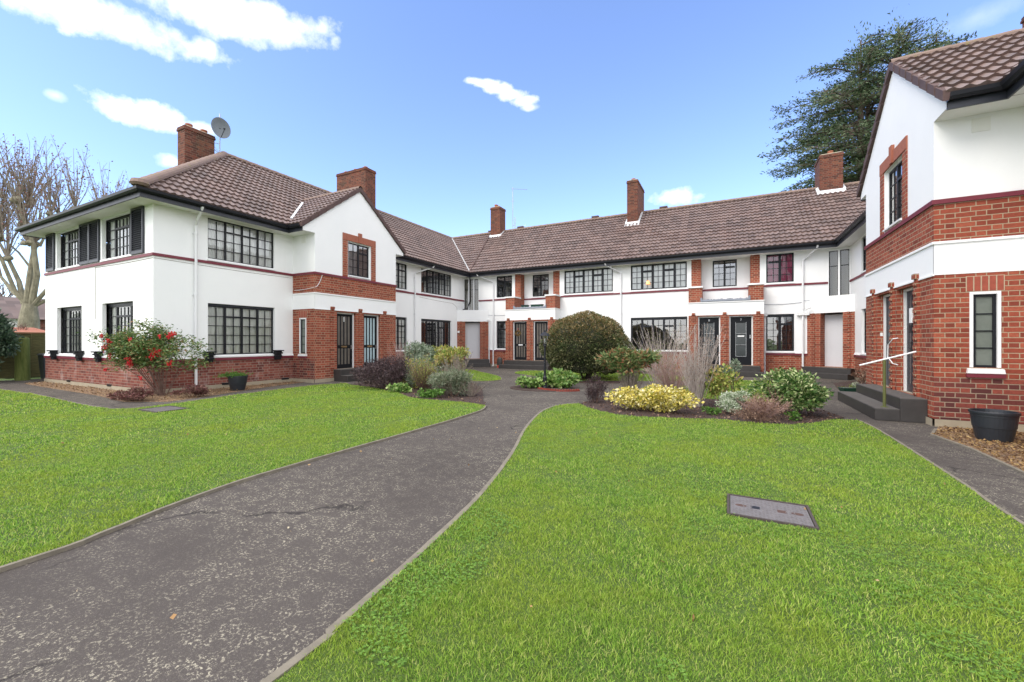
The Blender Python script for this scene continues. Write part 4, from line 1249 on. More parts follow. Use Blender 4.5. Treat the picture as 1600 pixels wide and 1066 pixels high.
# ------------------------------------------------------------------ ground
def sheet(name, pts, z, mat, kind='structure', label=None, thick=.03, cat=None):
    bm = bmesh.new(); vs = [bm.verts.new((x, y, z)) for x, y in pts]
    f = bm.faces.new(vs)
    if f.normal.z < 0: f.normal_flip()
    bmesh.ops.triangulate(bm, faces=[f])
    n0 = [e for e in bm.edges if e.is_boundary]
    r = bmesh.ops.extrude_edge_only(bm, edges=n0)
    for v in [g for g in r['geom'] if isinstance(g, bmesh.types.BMVert)]: v.co.z -= thick
    me = bpy.data.meshes.new(name); bm.to_mesh(me); bm.free(); set_uv(me, (0, 0, 0))
    o = finish(name, me, mat, None, (0, 0, 0)); o['kind'] = kind
    if label: o['label'] = label
    if cat: o['category'] = cat
    return o
mb = MB(); mb.poly([(-900, -900, -.06), (900, -900, -.06), (900, 900, -.06), (-900, 900, -.06)])
o = mb.build('ground', M['turf']); o['kind'] = 'structure'; o['label'] = 'open grassy ground beyond the estate'
mb = MB(); mb.poly([(-24.4, -9, 0), (13, -9, 0), (13, 30, 0), (-24.4, 30, 0)])
o = mb.build('path', M['asphalt']); o['kind'] = 'structure'; o['label'] = 'worn grey asphalt footpaths speckled with pale lichen'

def smooth(pts, n=4):
    out = []
    for i in range(len(pts)-1):
        p0 = pts[max(0, i-1)]; p1 = pts[i]; p2 = pts[i+1]; p3 = pts[min(len(pts)-1, i+2)]
        for k in range(n):
            t = k/n
            out.append(tuple(.5*((2*p1[j])+(-p0[j]+p2[j])*t+(2*p0[j]-5*p1[j]+4*p2[j]-p3[j])*t*t+(-p0[j]+3*p1[j]-3*p2[j]+p3[j])*t**3) for j in (0, 1)))
    out.append(pts[-1]); return out
L_edge = smooth([(-4.15, -7), (-4.18, -2), (-4.22, .9), (-4.30, 1.4), (-4.50, 2.03), (-4.62, 2.82), (-4.63, 4.24), (-4.63, 6.18), (-4.70, 7.6), (-4.95, 8.25)])
L_bedf = [(-5.5, 8.45), (-6.15, 8.47), (-6.9, 8.45), (-7.46, 8.57), (-8.3, 9.1), (-9.74, 9.71), (-10.6, 9.95), (-11.46, 10.15)]
L_side = smooth([(-11.95, 10.37), (-12.3, 9.46), (-12.22, 8.2), (-12.05, 6.9), (-11.67, 5.26), (-11.6, 4.45), (-12.0, 4.12), (-13.2, 4.08), (-14.13, 4.11), (-16.9, 4.25), (-19.7, 4.2), (-24.3, 4.2)])
LAWN = {}
LAWN['left'] = L_edge+L_bedf+L_side+[(-24.3, -7)]
R_edge = smooth([(-1.70, -7), (-1.72, -2), (-1.75, 1.17), (-1.78, 1.47), (-1.85, 2.01), (-1.95, 2.66), (-2.13, 3.57), (-2.52, 4.93), (-3.05, 6.47), (-3.42, 7.9), (-3.50, 8.7), (-3.40, 9.19), (-3.14, 9.55)])
R_bedf = [(-2.75, 9.0), (-2.03, 8.45), (-1.5, 8.42), (-.96, 8.57), (-.09, 8.85), (.45, 8.72), (.92, 8.79), (1.35, 9.2), (1.77, 9.85)]
R_side = smooth([(2.15, 9.9), (2.20, 9.2), (2.20, 8.19), (2.15, 5.97), (2.10, 4.86), (2.08, 0), (2.08, -7)])
LAWN['right'] = R_edge+R_bedf+R_side
LAWN['tri'] = smooth([(-12.6, 17.6), (-12.35, 18.25), (-11.6, 18.05), (-10.6, 17.2), (-9.67, 16.4), (-8.67, 15.5), (-7.9, 14.4), (-7.75, 13.75), (-8.1, 13.25), (-8.7, 13.1)])+[(-9.5, 13.3), (-12.3, 13.8)]
LAWN['north'] = smooth([(-8.75, 17.25), (-9.0, 18.0), (-8.8, 18.9), (-7.5, 19.5), (-5.8, 19.7), (-2.8, 19.3), (-1.4, 18.7), (-1.0, 17.7), (-1.45, 16.9), (-2.4, 16.25), (-3.6, 15.55), (-4.35, 15.2), (-5.5, 15.0), (-6.7, 15.7), (-7.6, 16.4), (-8.75, 17.25)])[:-1]
LAWN['east'] = smooth([(-2.4, 13.5), (-2.1, 14.05), (-1.3, 14.9), (-.4, 16.0), (.3, 17.6), (1.0, 18.1), (1.9, 18.15), (2.45, 17.4), (2.5, 15.3), (2.0, 12.9), (1.7, 11.6)])+[(-1.6, 12.0)]
names = {'left': 'broad lawn between the main path and the shuttered wing', 'right': 'front lawn with the iron manhole cover', 'tri': 'small pointed lawn before the left turret', 'north': 'lawn under the clipped dome bush', 'east': 'lawn behind the yellow shrub bed'}
for k, p in LAWN.items(): sheet('lawn', p, .022, M['turf'], label=names[k])
def offset_strip(name, pts, w, z0, z1, side=1, mat='kerb', jitter=0):
    mb = MB(); r = random.Random(5); n = len(pts)
    P = [Vector((x, y)) for x, y in pts]; off = []
    for i in range(n):
        a = P[max(0, i-1)]; b = P[min(n-1, i+1)]; d = (b-a).normalized(); off.append(Vector((-d.y, d.x))*side*w)
    base = len(mb.v)
    for i in range(n):
        q = P[i]+off[i]; j = r.uniform(-jitter, jitter)
        mb.v += [Vector((P[i].x, P[i].y, z0)), Vector((P[i].x, P[i].y, z1+j)), Vector((q.x, q.y, z1+j)), Vector((q.x, q.y, z0))]
    for i in range(n-1):
        b = i*4
        for k in range(4): mb.f.append((b+k, b+(k+1) % 4, b+4+(k+1) % 4, b+4+k))
    mb.f += [(0, 1, 2, 3), (n*4-1, n*4-2, n*4-3, n*4-4)]
    return mb.build(name, M[mat])
for pts, s in ((L_edge, -1), (R_edge, 1), (L_side, -1), (R_side, 1)):
    o = offset_strip('kerb', pts, .032 if pts is not R_edge else .045, -.02, .030, s, jitter=.002); o['kind'] = 'structure'; o['label'] = 'thin concrete edging between lawn and path'
for k in ('tri', 'north', 'east'):
    o = offset_strip('kerb', LAWN[k][:-1], .03, -.02, .018, 1); o['kind'] = 'structure'; o['label'] = 'low edging of a back lawn'
# beds
bedL = [(-5.0, 8.35)]+L_bedf+[(-11.7, 10.9), (-12.0, 12.4), (-11.8, 14.0), (-9.5, 13.5), (-8.1, 12.6), (-6.9, 11.3), (-6.0, 9.9), (-5.4, 8.9)]
sheet('flower_bed', bedL, .018, M['soil'], label='dark mulched border of shrubs beside the left lawn')
bedR = [(-3.14, 9.55)]+R_bedf+[(2.0, 10.2), (1.8, 11.2), (1.0, 12.1), (-.6, 12.6), (-1.9, 12.6), (-2.5, 11.8), (-3.05, 10.6)]
sheet('flower_bed', bedR, .019, M['soil'], label='dark mulched border round the yellow shrub')
sheet('flower_bed', [(-6.0+math.cos(a)*1.0+.7, 12.2+math.sin(a)*.8) for a in [i*PI/12 for i in range(24)]], .017, M['soil'], label='round planted island at the foot of the lamp post')
sheet('flower_bed', [(-5.0+math.cos(a)*1.9, 15.6+math.sin(a)*1.1) for a in [i*PI/14 for i in range(28)]], .026, M['soil'], label='bare earth beneath the clipped dome bush')
# gravel strips
sheet('gravel', [(-22.4, 5.83), (-22.0, 5.23), (-19.8, 5.13), (-15.5, 5.01), (-13.3, 4.8), (-12.3, 5.3), (-12.5, 6.2), (-12.95, 7.35), (-13.4, 8.6), (-13.7, 10.1), (-14.4, 10.1), (-14.4, 5.8)], .008, M['gravel'], label='leaf-strewn gravel strip along the weathered brick wall')
sheet('gravel', [(2.86, 9.0), (2.99, 8.05), (2.97, 6.88), (3.05, 5), (3.05, 2), (6, 2), (6, 5.9), (4.5, 5.9), (4.5, 10.0), (3.3, 10.0)], .008, M['gravel'], label='gravel and fallen leaves under the big black tub')
o = offset_strip('kerb', [(3.1, 9.6), (2.86, 9.0), (2.97, 8.05), (2.95, 6.88), (3.03, 5), (3.03, 2)], .04, -.02, .02, 1); o['kind'] = 'structure'; o['label'] = 'dark edging of the gravel strip by the tub'
sheet('flower_bed', [(3.1, 14.2), (3.0, 16.0), (3.3, 18.4), (4.0, 19.6), (4.40, 19.6), (4.40, 14.2)], .010, M['soil'], label='weedy strip beside the far steps')

# ------------------------------------------------------------------ grass blades
def inpoly(P, poly):
    x, y = P[:, 0], P[:, 1]; c = np.zeros(len(P), bool); n = len(poly)
    for i in range(n):
        x1, y1 = poly[i]; x2, y2 = poly[i-1]
        if y1 == y2: continue
        k = ((y1 > y) != (y2 > y)) & (x < (x2-x1)*(y-y1)/(y2-y1)+x1); c ^= k
    return c
GM = leafmat('grass_blade', [(.065, .14, .016), (.14, .28, .034), (.215, .39, .047), (.29, .47, .060), (.38, .52, .085), (.58, .56, .21)], .32, .55, (1.1, (.34, .41, .045), .5), .2)
def vnoise(P, s, seed):
    g = np.random.default_rng(seed); T = g.uniform(0, 1, (64, 64))
    q = P*s; i = np.floor(q).astype(int); f = q-i; f = f*f*(3-2*f)
    a = T[i[:, 0] % 64, i[:, 1] % 64]; b = T[(i[:, 0]+1) % 64, i[:, 1] % 64]; c = T[i[:, 0] % 64, (i[:, 1]+1) % 64]; d = T[(i[:, 0]+1) % 64, (i[:, 1]+1) % 64]
    return (a*(1-f[:, 0])+b*f[:, 0])*(1-f[:, 1])+(c*(1-f[:, 0])+d*f[:, 0])*f[:, 1]
HOLES = [((-.02, 3.99), (.64, 4.53)), ((-11.25, 4.25), (-10.4, 4.95))]
fwd = np.array([-math.sin(math.radians(27.3)), math.cos(math.radians(27.3))])
def grass(poly, key):
    g = np.random.default_rng(sum(map(ord, key)))
    xs = [p[0] for p in poly]; ys = [p[1] for p in poly]
    out = []
    bands = [(0, 2.6, 26000, .0030, .022), (2.6, 4.5, 14000, .0042, .024), (4.5, 8, 7500, .0055, .023), (8, 13, 3000, .009, .025), (13, 30, 900, .018, .028)]
    for r0, r1, dens, w, h in bands:
        x0, x1 = max(min(xs), -r1), min(max(xs), r1); y0, y1 = max(min(ys), -3), min(max(ys), r1)
        if x1 <= x0 or y1 <= y0: continue
        n = int((x1-x0)*(y1-y0)*dens)
        P = np.stack([g.uniform(x0, x1, n), g.uniform(y0, y1, n)], 1)
        d = np.hypot(P[:, 0], P[:, 1])
        ang = (P@fwd)/np.maximum(d, .01)
        ok = (d >= r0) & (d < r1) & ((ang > .50) | ((d < 1.5) & (ang > .0)))
        P = P[ok]; P = P[inpoly(P, poly)]
        for (a, b), (c, e) in HOLES: P = P[~((P[:, 0] > a) & (P[:, 0] < c) & (P[:, 1] > b) & (P[:, 1] < e))]
        n = len(P)
        if not n: continue
        cl = .45*vnoise(P, 2.6, 3)+.55*vnoise(P, 9.0, 4)
        hh = h*(.35+1.15*cl)*g.uniform(.5, 1.4, n)
        ww = w*g.uniform(.7, 1.3, n)
        a = g.uniform(0, 2*PI, n)+3*vnoise(P, 3.0, 9); lean = g.uniform(.15, 1.25, n)*hh
        dx, dy = np.cos(a), np.sin(a)
        b = g.uniform(0, 2*PI, n); wx, wy = np.cos(b)*ww/2, np.sin(b)*ww/2
        z0 = np.full(n, .018)
        B = np.stack([P[:, 0], P[:, 1], z0], 1)
        m = np.stack([P[:, 0]+dx*lean*.35, P[:, 1]+dy*lean*.35, z0+hh*.6], 1)
        t = np.stack([P[:, 0]+dx*lean, P[:, 1]+dy*lean, z0+hh], 1)
        W = np.stack([wx, wy, np.zeros(n)], 1)
        out.append(np.stack([B-W, B+W, m+W*.8, m-W*.8, t], 1).reshape(-1, 3))
    V = np.concatenate(out)
    o = npmesh('grass', V, 5, [(0, 1, 2, 3), (3, 2, 4)], GM)
    tag(o, {'left': 'short green turf of the broad left lawn', 'right': 'short green turf of the front lawn round the manhole cover', 'tri': 'turf of the pointed lawn by the left turret', 'north': 'turf behind and beside the clipped dome bush', 'east': 'turf behind the yellow shrub'}[key], 'grass', None, 'stuff')
for k, p in LAWN.items(): grass(p, k)
# clover and daisy leaves in patches on the near lawns
CM = leafmat('clover_leaf', [(.09, .20, .025), (.15, .29, .035), (.22, .36, .06)], .25, .55)
def clover():
    g = np.random.default_rng(11); n = 160000
    P = np.stack([g.uniform(-9, 2.1, n), g.uniform(.3, 7.5, n)], 1)
    d = np.hypot(P[:, 0], P[:, 1])
    ok = (inpoly(P, LAWN['right']) | inpoly(P, LAWN['left'])) & (vnoise(P, 1.1, 21)*.6+vnoise(P, 4.0, 22)*.4 > .60) & (g.uniform(0, 1, n) < np.minimum(1, 9/np.maximum(d, 1)**2*1.2))
    P = P[ok]
    for (a, b), (c, e) in HOLES: P = P[~((P[:, 0] > a) & (P[:, 0] < c) & (P[:, 1] > b) & (P[:, 1] < e))]
    n = len(P); C3 = np.stack([P[:, 0], P[:, 1], .018+g.uniform(.012, .035, n)], 1)
    out = []
    for k in range(3):
        a = g.uniform(0, .5, n)+k*2*PI/3; s = g.uniform(.006, .011, n)
        D = np.stack([np.cos(a), np.sin(a), g.uniform(-.1, .35, n)], 1)*s[:, None]; S = np.stack([-np.sin(a), np.cos(a), g.uniform(-.1, .1, n)], 1)*s[:, None]*.55
        out.append(np.stack([C3, C3+D*.6+S, C3+D*1.1, C3+D*.6-S], 1))
    V = np.concatenate(out).reshape(-1, 3)
    tag(npmesh('clover', V, 4, [(0, 1, 2, 3)], CM), 'patches of small clover leaves in the lawns', 'clover', None, 'stuff')
clover()
# fallen leaves on gravel and soil
def litter(poly, n, name, label, cols, s=.05, seed=3, z=.02):
    g = np.random.default_rng(seed); xs = [p[0] for p in poly]; ys = [p[1] for p in poly]
    P = np.stack([g.uniform(min(xs), max(xs), n), g.uniform(min(ys), max(ys), n)], 1); P = P[inpoly(P, poly)]
    n = len(P); P3 = np.stack([P[:, 0], P[:, 1], z+g.uniform(0, .02, n)], 1)
    D = g.normal(0, 1, (n, 3)); D[:, 2] *= .12
    tag(leaves(name, P3, D, s, leafmat(name+'_mat', cols, .1, .7), seed=seed, aspect=.7, fold=.05), label, 'litter', None, 'stuff')
litter([(-22.4, 5.80), (-22.0, 5.23), (-15.5, 5.01), (-12.3, 5.3), (-12.95, 7.35), (-13.7, 10.1), (-14.3, 10.1), (-14.3, 5.8)], 5200, 'fallen_leaves', 'brown and tan fallen leaves on the gravel by the shuttered wing', [(.07, .04, .02), (.18, .10, .05), (.30, .19, .09), (.42, .31, .17)], .04, 3)
litter([(2.9, 9.0), (3.02, 8.05), (3.0, 6.88), (3.1, 5), (4.4, 5.8), (4.4, 9.8), (3.3, 9.85)], 5200, 'fallen_leaves', 'yellow and brown fallen leaves round the big black tub', [(.07, .035, .018), (.17, .09, .04), (.28, .17, .07), (.40, .28, .12)], .034, 4)
litter(bedL, 2600, 'bark_chips', 'bark chips and dead leaves on the left border', [(.03, .02, .016), (.09, .05, .04), (.20, .12, .07), (.30, .22, .14)], .05, 5, .02)
litter(bedR, 3600, 'bark_chips', 'bark chips and dead leaves on the right border', [(.03, .02, .016), (.09, .05, .04), (.16, .09, .06), (.30, .20, .14)], .04, 6, .02)
litter([(-9, .6), (2.0, .6), (2.0, 8.2), (-9, 8.2)], 70, 'fallen_leaves', 'few scattered brown leaves on the near lawns and path', [(.16, .07, .03), (.34, .20, .08), (.5, .38, .2)], .035, 14, .045)
litter([(-4.3, .6), (-1.8, .6), (-3.4, 8), (-4.8, 8)], 60, 'path_debris', 'small twigs and leaf scraps on the main path', [(.10, .06, .04), (.34, .26, .16), (.45, .40, .28)], .02, 15, .004)
M['rust'] = flat('rusty_iron', (.085, .045, .035), .8, .4, 30, .3)
M['iron'] = flat('worn_grey_iron', (.17, .155, .155), .6, .35, 22, .3, .15)
M['ironf'] = flat('dark_iron_frame', (.06, .045, .04), .8, .4, 30, .3)
M['greenp'] = flat('dark_green_plastic', (.012, .055, .035), .4, .2, 8)
# ------------------------------------------------------------------ plants
RV = Vector((.8886, .4586, 0)); FV = Vector((-.4586, .8886, 0))
G = {}
G['purple'] = leafmat('purple_leaf', [(.022, .013, .015), (.045, .026, .030), (.080, .048, .052), (.13, .088, .085)], .12, .5)
G['grey'] = leafmat('grey_green_leaf', [(.10, .15, .09), (.19, .25, .16), (.30, .36, .25), (.42, .47, .36)], .2, .6)
G['yellowgreen'] = leafmat('yellow_green_leaf', [(.08, .14, .02), (.20, .28, .05), (.38, .42, .10), (.50, .46, .14), (.48, .28, .12)], .25, .5)
G['lav'] = leafmat('silvery_green_leaf', [(.09, .13, .06), (.20, .25, .15), (.33, .36, .26), (.24, .22, .14)], .2, .6)
G['mid'] = leafmat('mid_green_leaf', [(.04, .10, .015), (.09, .20, .03), (.16, .30, .05)], .25, .45)
G['cream'] = leafmat('yellow_variegated_leaf', [(.16, .20, .02), (.48, .40, .06), (.72, .60, .12), (.82, .72, .28), (.85, .80, .50)], .2, .45)
G['whitev'] = leafmat('white_variegated_leaf', [(.12, .20, .08), (.32, .40, .24), (.58, .62, .48), (.70, .72, .60)], .2, .5)
G['holly'] = leafmat('variegated_green_leaf', [(.025, .065, .015), (.06, .14, .03), (.12, .22, .05), (.30, .38, .14), (.50, .52, .28)], .15, .4)
G['dome'] = leafmat('dark_clipped_leaf', [(.025, .045, .016), (.05, .085, .025), (.09, .13, .042), (.17, .18, .08), (.28, .27, .14)], .15, .38, (1.4, (.15, .11, .05), .3))
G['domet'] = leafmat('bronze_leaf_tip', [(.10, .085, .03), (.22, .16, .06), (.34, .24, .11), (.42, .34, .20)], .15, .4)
G['nand'] = leafmat('heavenly_bamboo_leaf', [(.04, .085, .025), (.10, .17, .05), (.20, .27, .10), (.33, .30, .13), (.30, .10, .05)], .25, .45)
G['nandg'] = leafmat('green_bamboo_leaf', [(.04, .09, .025), (.08, .16, .04), (.15, .25, .07), (.26, .32, .12), (.30, .16, .07)], .25, .45)
G['redg'] = leafmat('dark_red_groundcover_leaf', [(.06, .02, .02), (.15, .05, .05), (.24, .11, .09), (.12, .09, .05)], .15, .55)
G['ivy'] = leafmat('broad_green_leaf', [(.05, .12, .02), (.12, .24, .05), (.24, .36, .09), (.42, .50, .20)], .25, .35)
G['ever'] = leafmat('dark_evergreen_leaf', [(.015, .035, .018), (.035, .07, .035), (.07, .11, .06), (.14, .19, .13)], .12, .35)
G['cedar'] = leafmat('cedar_needle', [(.035, .065, .034), (.070, .115, .055), (.115, .165, .08), (.18, .215, .11)], .12, .55)
G['dry'] = leafmat('dry_brown_leaf', [(.12, .06, .04), (.26, .15, .10), (.40, .28, .20)], .15, .7)
G['seed'] = leafmat('red_brown_seed', [(.16, .07, .055), (.30, .16, .13)], .1, .7)
G['moss'] = leafmat('mossy_weed', [(.07, .09, .02), (.18, .20, .05), (.30, .30, .10)], .2, .7)

# left border
bush('shrub', 'dense dark purple-leaved shrub in front of the door with blue strips', 'shrub', (-9.55, 9.85), (1.02, .80, .52), .02, 11000, .050, G['purple'], 1, 16, .40, .5, 14)
twigs('shrub', 'dead pinkish feathery stems behind the dark purple shrub', 'shrub', (-9.9, 11.0), 1.45, .62, 90, M['twigp'], 2, .006, 11, .28)
bush('shrub', 'grey-green woolly-leaved shrub behind the brown twiggy one', 'shrub', (-9.35, 11.2), (.72, .55, .66), .04, 6800, .085, G['grey'], 3, 12, .42, .4, 10)
bush('shrub', 'yellow-green leafy shrub on bare stems, tallest of the left border', 'shrub', (-8.55, 11.7), (.85, .6, .36), .55, 3600, .12, G['yellowgreen'], 4, 12, .45, .32, 12, 'twig', stemr=.010)
twigs('shrub', 'brown twiggy shrub with tiny leaves in the middle of the left border', 'shrub', (-7.95, 9.75), .88, .62, 110, M['twigd'], 5, .0045, 12, .30, G['yellowgreen'], 1600, .035)
bush('shrub', 'silvery lavender-like shrub at the right end of the left border', 'shrub', (-6.60, 9.3), (.70, .48, .34), .02, 3800, .080, G['lav'], 6, 14, .42, .22, 10, upright=.6)
twigs('shrub', 'pale dead stalks among the silvery plants of the left border', 'shrub', (-7.45, 10.7), 1.12, .60, 80, M['twig'], 7, .008, 8, .25)
bush('shrub', 'low grey-green shrub below the yellow-green one', 'shrub', (-8.55, 10.3), (.50, .4, .42), .02, 3000, .060, G['grey'], 8, 9, .45, .3, 6, upright=.4)
bush('plant', 'low clump of pale green leaves at the front of the left border', 'plant', (-8.45, 9.25), (.36, .25, .12), .01, 420, .09, G['ivy'], 9, 7, .5, .7, 0)
bush('plant', 'bright green low plant between lavender and grass in the left border', 'plant', (-6.9, 8.8), (.40, .22, .13), .01, 900, .06, G['mid'], 10, 8, .5, .6, 0)
bush('plant', 'small olive-leaved plant beside the dark purple shrub', 'plant', (-8.75, 10.2), (.34, .3, .36), .02, 1100, .055, G['yellowgreen'], 11, 8, .5, .5, 5)
twigs('shrub', 'thin grey-brown stalks leaning over the path end of the left border', 'shrub', (-6.15, 9.5), .60, .6, 45, M['twig'], 12, .005, 7, .3, droop=.15)
# right border
bush('shrub', 'small purple-grey heather at the left tip of the right border', 'shrub', (-2.85, 9.92), (.30, .26, .36), .04, 3400, .034, G['purple'], 20, 10, .42, .3, 12, upright=.7)
twigs('plant', 'single dark seedy stalk beside the purple heather', 'plant', (-2.55, 10.05), .52, .12, 7, M['twigd'], 21, .004, 8, .12)
bush('shrub', 'leggy green and orange-tinted shrub behind the yellow one', 'shrub', (-2.25, 10.9), (.66, .5, .27), .72, 3000, .13, G['nand'], 22, 12, .45, .3, 0)
twigs('plant', 'grey upright stalks under the leggy orange-tinted shrub', 'plant', (-2.2, 10.8), 1.0, .42, 90, M['twig'], 23, .008, 4, .2)
bush('shrub', 'bright yellow variegated shrub, low and wide beside the lawn', 'shrub', (-1.45, 9.25), (.94, .45, .28), .02, 5400, .060, G['cream'], 24, 18, .36, .62, 10)
twigs('shrub', 'tall silvery dead-stemmed shrub in front of the door numbered 8', 'shrub', (-.62, 10.4), 1.80, .62, 85, M['twigw'], 25, .006, 15, .20, G['dry'], 900, .03)
twigs('shrub', 'bare arching pale shrub below the dark ground-floor window', 'shrub', (-1.75, 13.1), 1.95, 1.15, 85, M['twigw'], 26, .007, 11, .20, G['moss'], 900, .035)
twigs('shrub', 'low brown twiggy shrub between the two pale dead ones', 'shrub', (-1.3, 12.2), 1.15, 1.05, 130, M['twigp'], 27, .004, 9, .25, G['moss'], 500, .03)
bush('shrub', 'thin yellow-green shrub beside the silvery dead stems', 'shrub', (-.14, 10.5), (.30, .26, .40), .12, 900, .085, G['yellowgreen'], 28, 8, .5, .5, 8, 'twig')
bush('shrub', 'slim grey-green plant standing before the steps of door 7', 'shrub', (.10, 11.9), (.20, .2, .26), .50, 650, .075, G['grey'], 29, 7, .5, .3, 0)
twigs('plant', 'brown lower stalks of the slim plant before door 7', 'plant', (.10, 11.9), .75, .10, 12, M['twigd'], 30, .006, 3, .15)
bush('shrub', 'small round white-variegated shrub in the right border', 'shrub', (.12, 9.62), (.31, .28, .235), .01, 4200, .038, G['whitev'], 31, 14, .38, .5, 5)
twigs('shrub', 'sprawling reddish-brown dead fern beside the white-variegated shrub', 'shrub', (.60, 9.3), .46, .55, 110, M['twigp'], 32, .0035, 10, .5, G['dry'], 1500, .035, droop=.1)
twigs('shrub', 'brown heathery mat along the grass edge of the right border', 'shrub', (.42, 9.12), .22, .62, 80, M['twigd'], 36, .0035, 9, .6, G['dry'], 900, .03, droop=.1)
bush('shrub', 'green and cream variegated shrub at the right end of the border', 'shrub', (1.08, 10.15), (.80, .58, .44), .06, 6200, .068, G['holly'], 33, 18, .36, .5, 26, 'twigd')
bush('plant', 'tiny bright green seedling plant under the variegated shrub', 'plant', (1.08, 9.35), (.13, .10, .08), .01, 240, .045, G['mid'], 34, 5, .5, .6, 0)
bush('plant', 'tiny bright green plant at the right foot of the yellow shrub', 'plant', (-.30, 9.30), (.16, .12, .09), .01, 260, .045, G['mid'], 35, 5, .5, .6, 0)
# lamp island
bush('plant', 'broad-leaved light green plants around the lamp post foot', 'plant', (-4.85, 12.65), (.68, .45, .27), .02, 1500, .105, G['ivy'], 40, 12, .45, .8, 0)
bush('plant', 'pale trailing leaves spilling onto the path left of the lamp post', 'plant', (-5.55, 12.15), (.50, .35, .17), .01, 800, .095, G['ivy'], 41, 9, .45, .8, 0)
# clipped dome
def dome():
    c = Vector((-4.95, 15.75, 1.28)); rx, rz = 1.62, 1.27
    t = thing('dome_bush', 'large clipped dome-shaped bush with bronze top behind the lamp post', 'bush', (c.x, c.y, 0))
    g = np.random.default_rng(50); n = 34000
    d = g.normal(0, 1, (n, 3)); d /= np.linalg.norm(d, axis=1, keepdims=True)
    d = d[d[:, 2] > -.78]; n = len(d)
    P2 = np.stack([d[:, 0], d[:, 1]], 1)
    bump = .05*np.sin(d[:, 0]*7+1)*np.cos(d[:, 2]*6)+.035*np.sin(d[:, 1]*11+d[:, 2]*9)
    rr = 1+bump-np.abs(g.normal(0, .055, n))
    sq = np.where(d[:, 2] > 0, 1.0, 1.0)
    P = np.array(c)+d*np.array([rx, rx, rz])*rr[:, None]
    P[:, 2] = np.maximum(P[:, 2], .10)
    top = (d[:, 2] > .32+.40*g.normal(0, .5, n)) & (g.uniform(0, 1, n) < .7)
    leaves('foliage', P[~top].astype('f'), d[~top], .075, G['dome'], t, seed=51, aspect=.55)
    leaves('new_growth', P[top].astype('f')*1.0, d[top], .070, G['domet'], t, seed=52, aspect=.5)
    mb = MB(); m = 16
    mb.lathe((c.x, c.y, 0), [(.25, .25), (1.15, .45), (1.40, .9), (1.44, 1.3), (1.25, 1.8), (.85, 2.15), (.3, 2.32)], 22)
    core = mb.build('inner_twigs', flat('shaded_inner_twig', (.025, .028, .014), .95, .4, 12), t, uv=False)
    mb = MB(); r = random.Random(4)
    for k in range(7):
        a = r.uniform(0, 2*PI); mb.tube([(c.x+.08*math.cos(a), c.y+.08*math.sin(a), 0), (c.x+.6*math.cos(a), c.y+.6*math.sin(a), .7)], [.05, .03], 6)
    mb.build('trunk', M['bark'], t)
dome()
# heavenly bamboo with berries at the house corner
def nandina():
    bx, by = -13.72, 5.80
    t = thing('berry_shrub', 'tall airy shrub with bright red berry clusters at the corner of the shuttered wing', 'shrub', (bx, by, 0))
    g = np.random.default_rng(60); r = random.Random(60)
    m_ = .0177
    tips = []
    mb = MB()
    for k in range(26):
        lat = r.uniform(-1.15, .85); dep = r.uniform(-.35, .05); z = r.uniform(.95, 1.85)-.18*abs(lat+.2)
        e = Vector((bx, by, 0))+RV*lat+FV*dep+Vector((0, 0, z))
        e.y = min(e.y, 5.70) if e.x < -14.25 else e.y
        b = Vector((bx, by, 0))+RV*lat*.10
        m1 = b.lerp(e, .5)+Vector((0, 0, .10)); mb.tube([b, m1, e], [.010, .008, .004], 4); tips.append(e)
        for q in range(3):
            f = m1.lerp(e, r.uniform(.3, 1)); s = f+RV*r.uniform(-.35, .35)+FV*r.uniform(-.25, .15)+Vector((0, 0, r.uniform(.05, .3))); mb.tube([f, s], [.004, .002], 3); tips.append(s)
    mb.build('stems', M['twigd'], t)
    T = np.array([tuple(p) for p in tips], 'f'); n = 11000; k = g.integers(0, len(T), n)
    P = T[k]+g.normal(0, 1, (n, 3))*np.array([.13, .13, .085]); keep = ~((P[:, 0] < -14.33) & (P[:, 1] > 5.8)) & (P[:, 2] > .55); P = P[keep]
    D = g.normal(0, 1, (len(P), 3)); D[:, 2] *= .3
    leaves('foliage', P.astype('f'), D, .080, G['nandg'], t, seed=61, aspect=.36)
    red = flat('red_berry', (.50, .008, .014), .3, .15, 30)
    for (px, py, s) in ((237, 531, .06), (198, 543, .10), (204, 533, .07), (193, 526, .06), (206, 556, .07), (236, 567, .10), (234, 560, .08), (273, 552, .13), (281, 550, .09), (268, 556, .09), (301, 523, .08), (295, 526, .08), (297, 566, .10), (252, 588, .055), (199, 576, .045), (281, 526, .05), (247, 539, .04), (256, 545, .04)):
        c = Vector((bx, by, 0))+RV*((px-266)*m_*.98)-FV*.42+Vector((0, 0, 1.5-(py-533)*m_))
        bm = bmesh.new(); rr = random.Random(px)
        for q in range(int(30*s/.08)):
            p = Vector((rr.gauss(0, s*.36), rr.gauss(0, s*.36), rr.gauss(0, s*.45)))
            bmesh.ops.create_icosphere(bm, subdivisions=1, radius=.014+.007*rr.random(), matrix=Matrix.Translation(c+p-ROOT[t.name]))
        me = bpy.data.meshes.new('berry_cluster'); bm.to_mesh(me); bm.free()
        finish('berry_cluster', me, red, t, ROOT[t.name])
nandina()
bush('groundcover_plant', 'low dark red ground-cover below the berry shrub', 'ground cover', (-13.2, 5.05), (.62, .32, .15), .01, 2400, .05, G['redg'], 62, 12, .42, .5, 6)
bush('groundcover_plant', 'low reddish ground-cover at the foot of the white drainpipe', 'ground cover', (-12.75, 6.0), (.42, .42, .15), .01, 1700, .05, G['redg'], 63, 10, .42, .5, 6)
bush('groundcover_plant', 'low brown-red ground-cover nearest the side path corner', 'ground cover', (-13.9, 4.95), (.40, .22, .11), .01, 900, .05, G['redg'], 64, 8, .42, .5, 4)
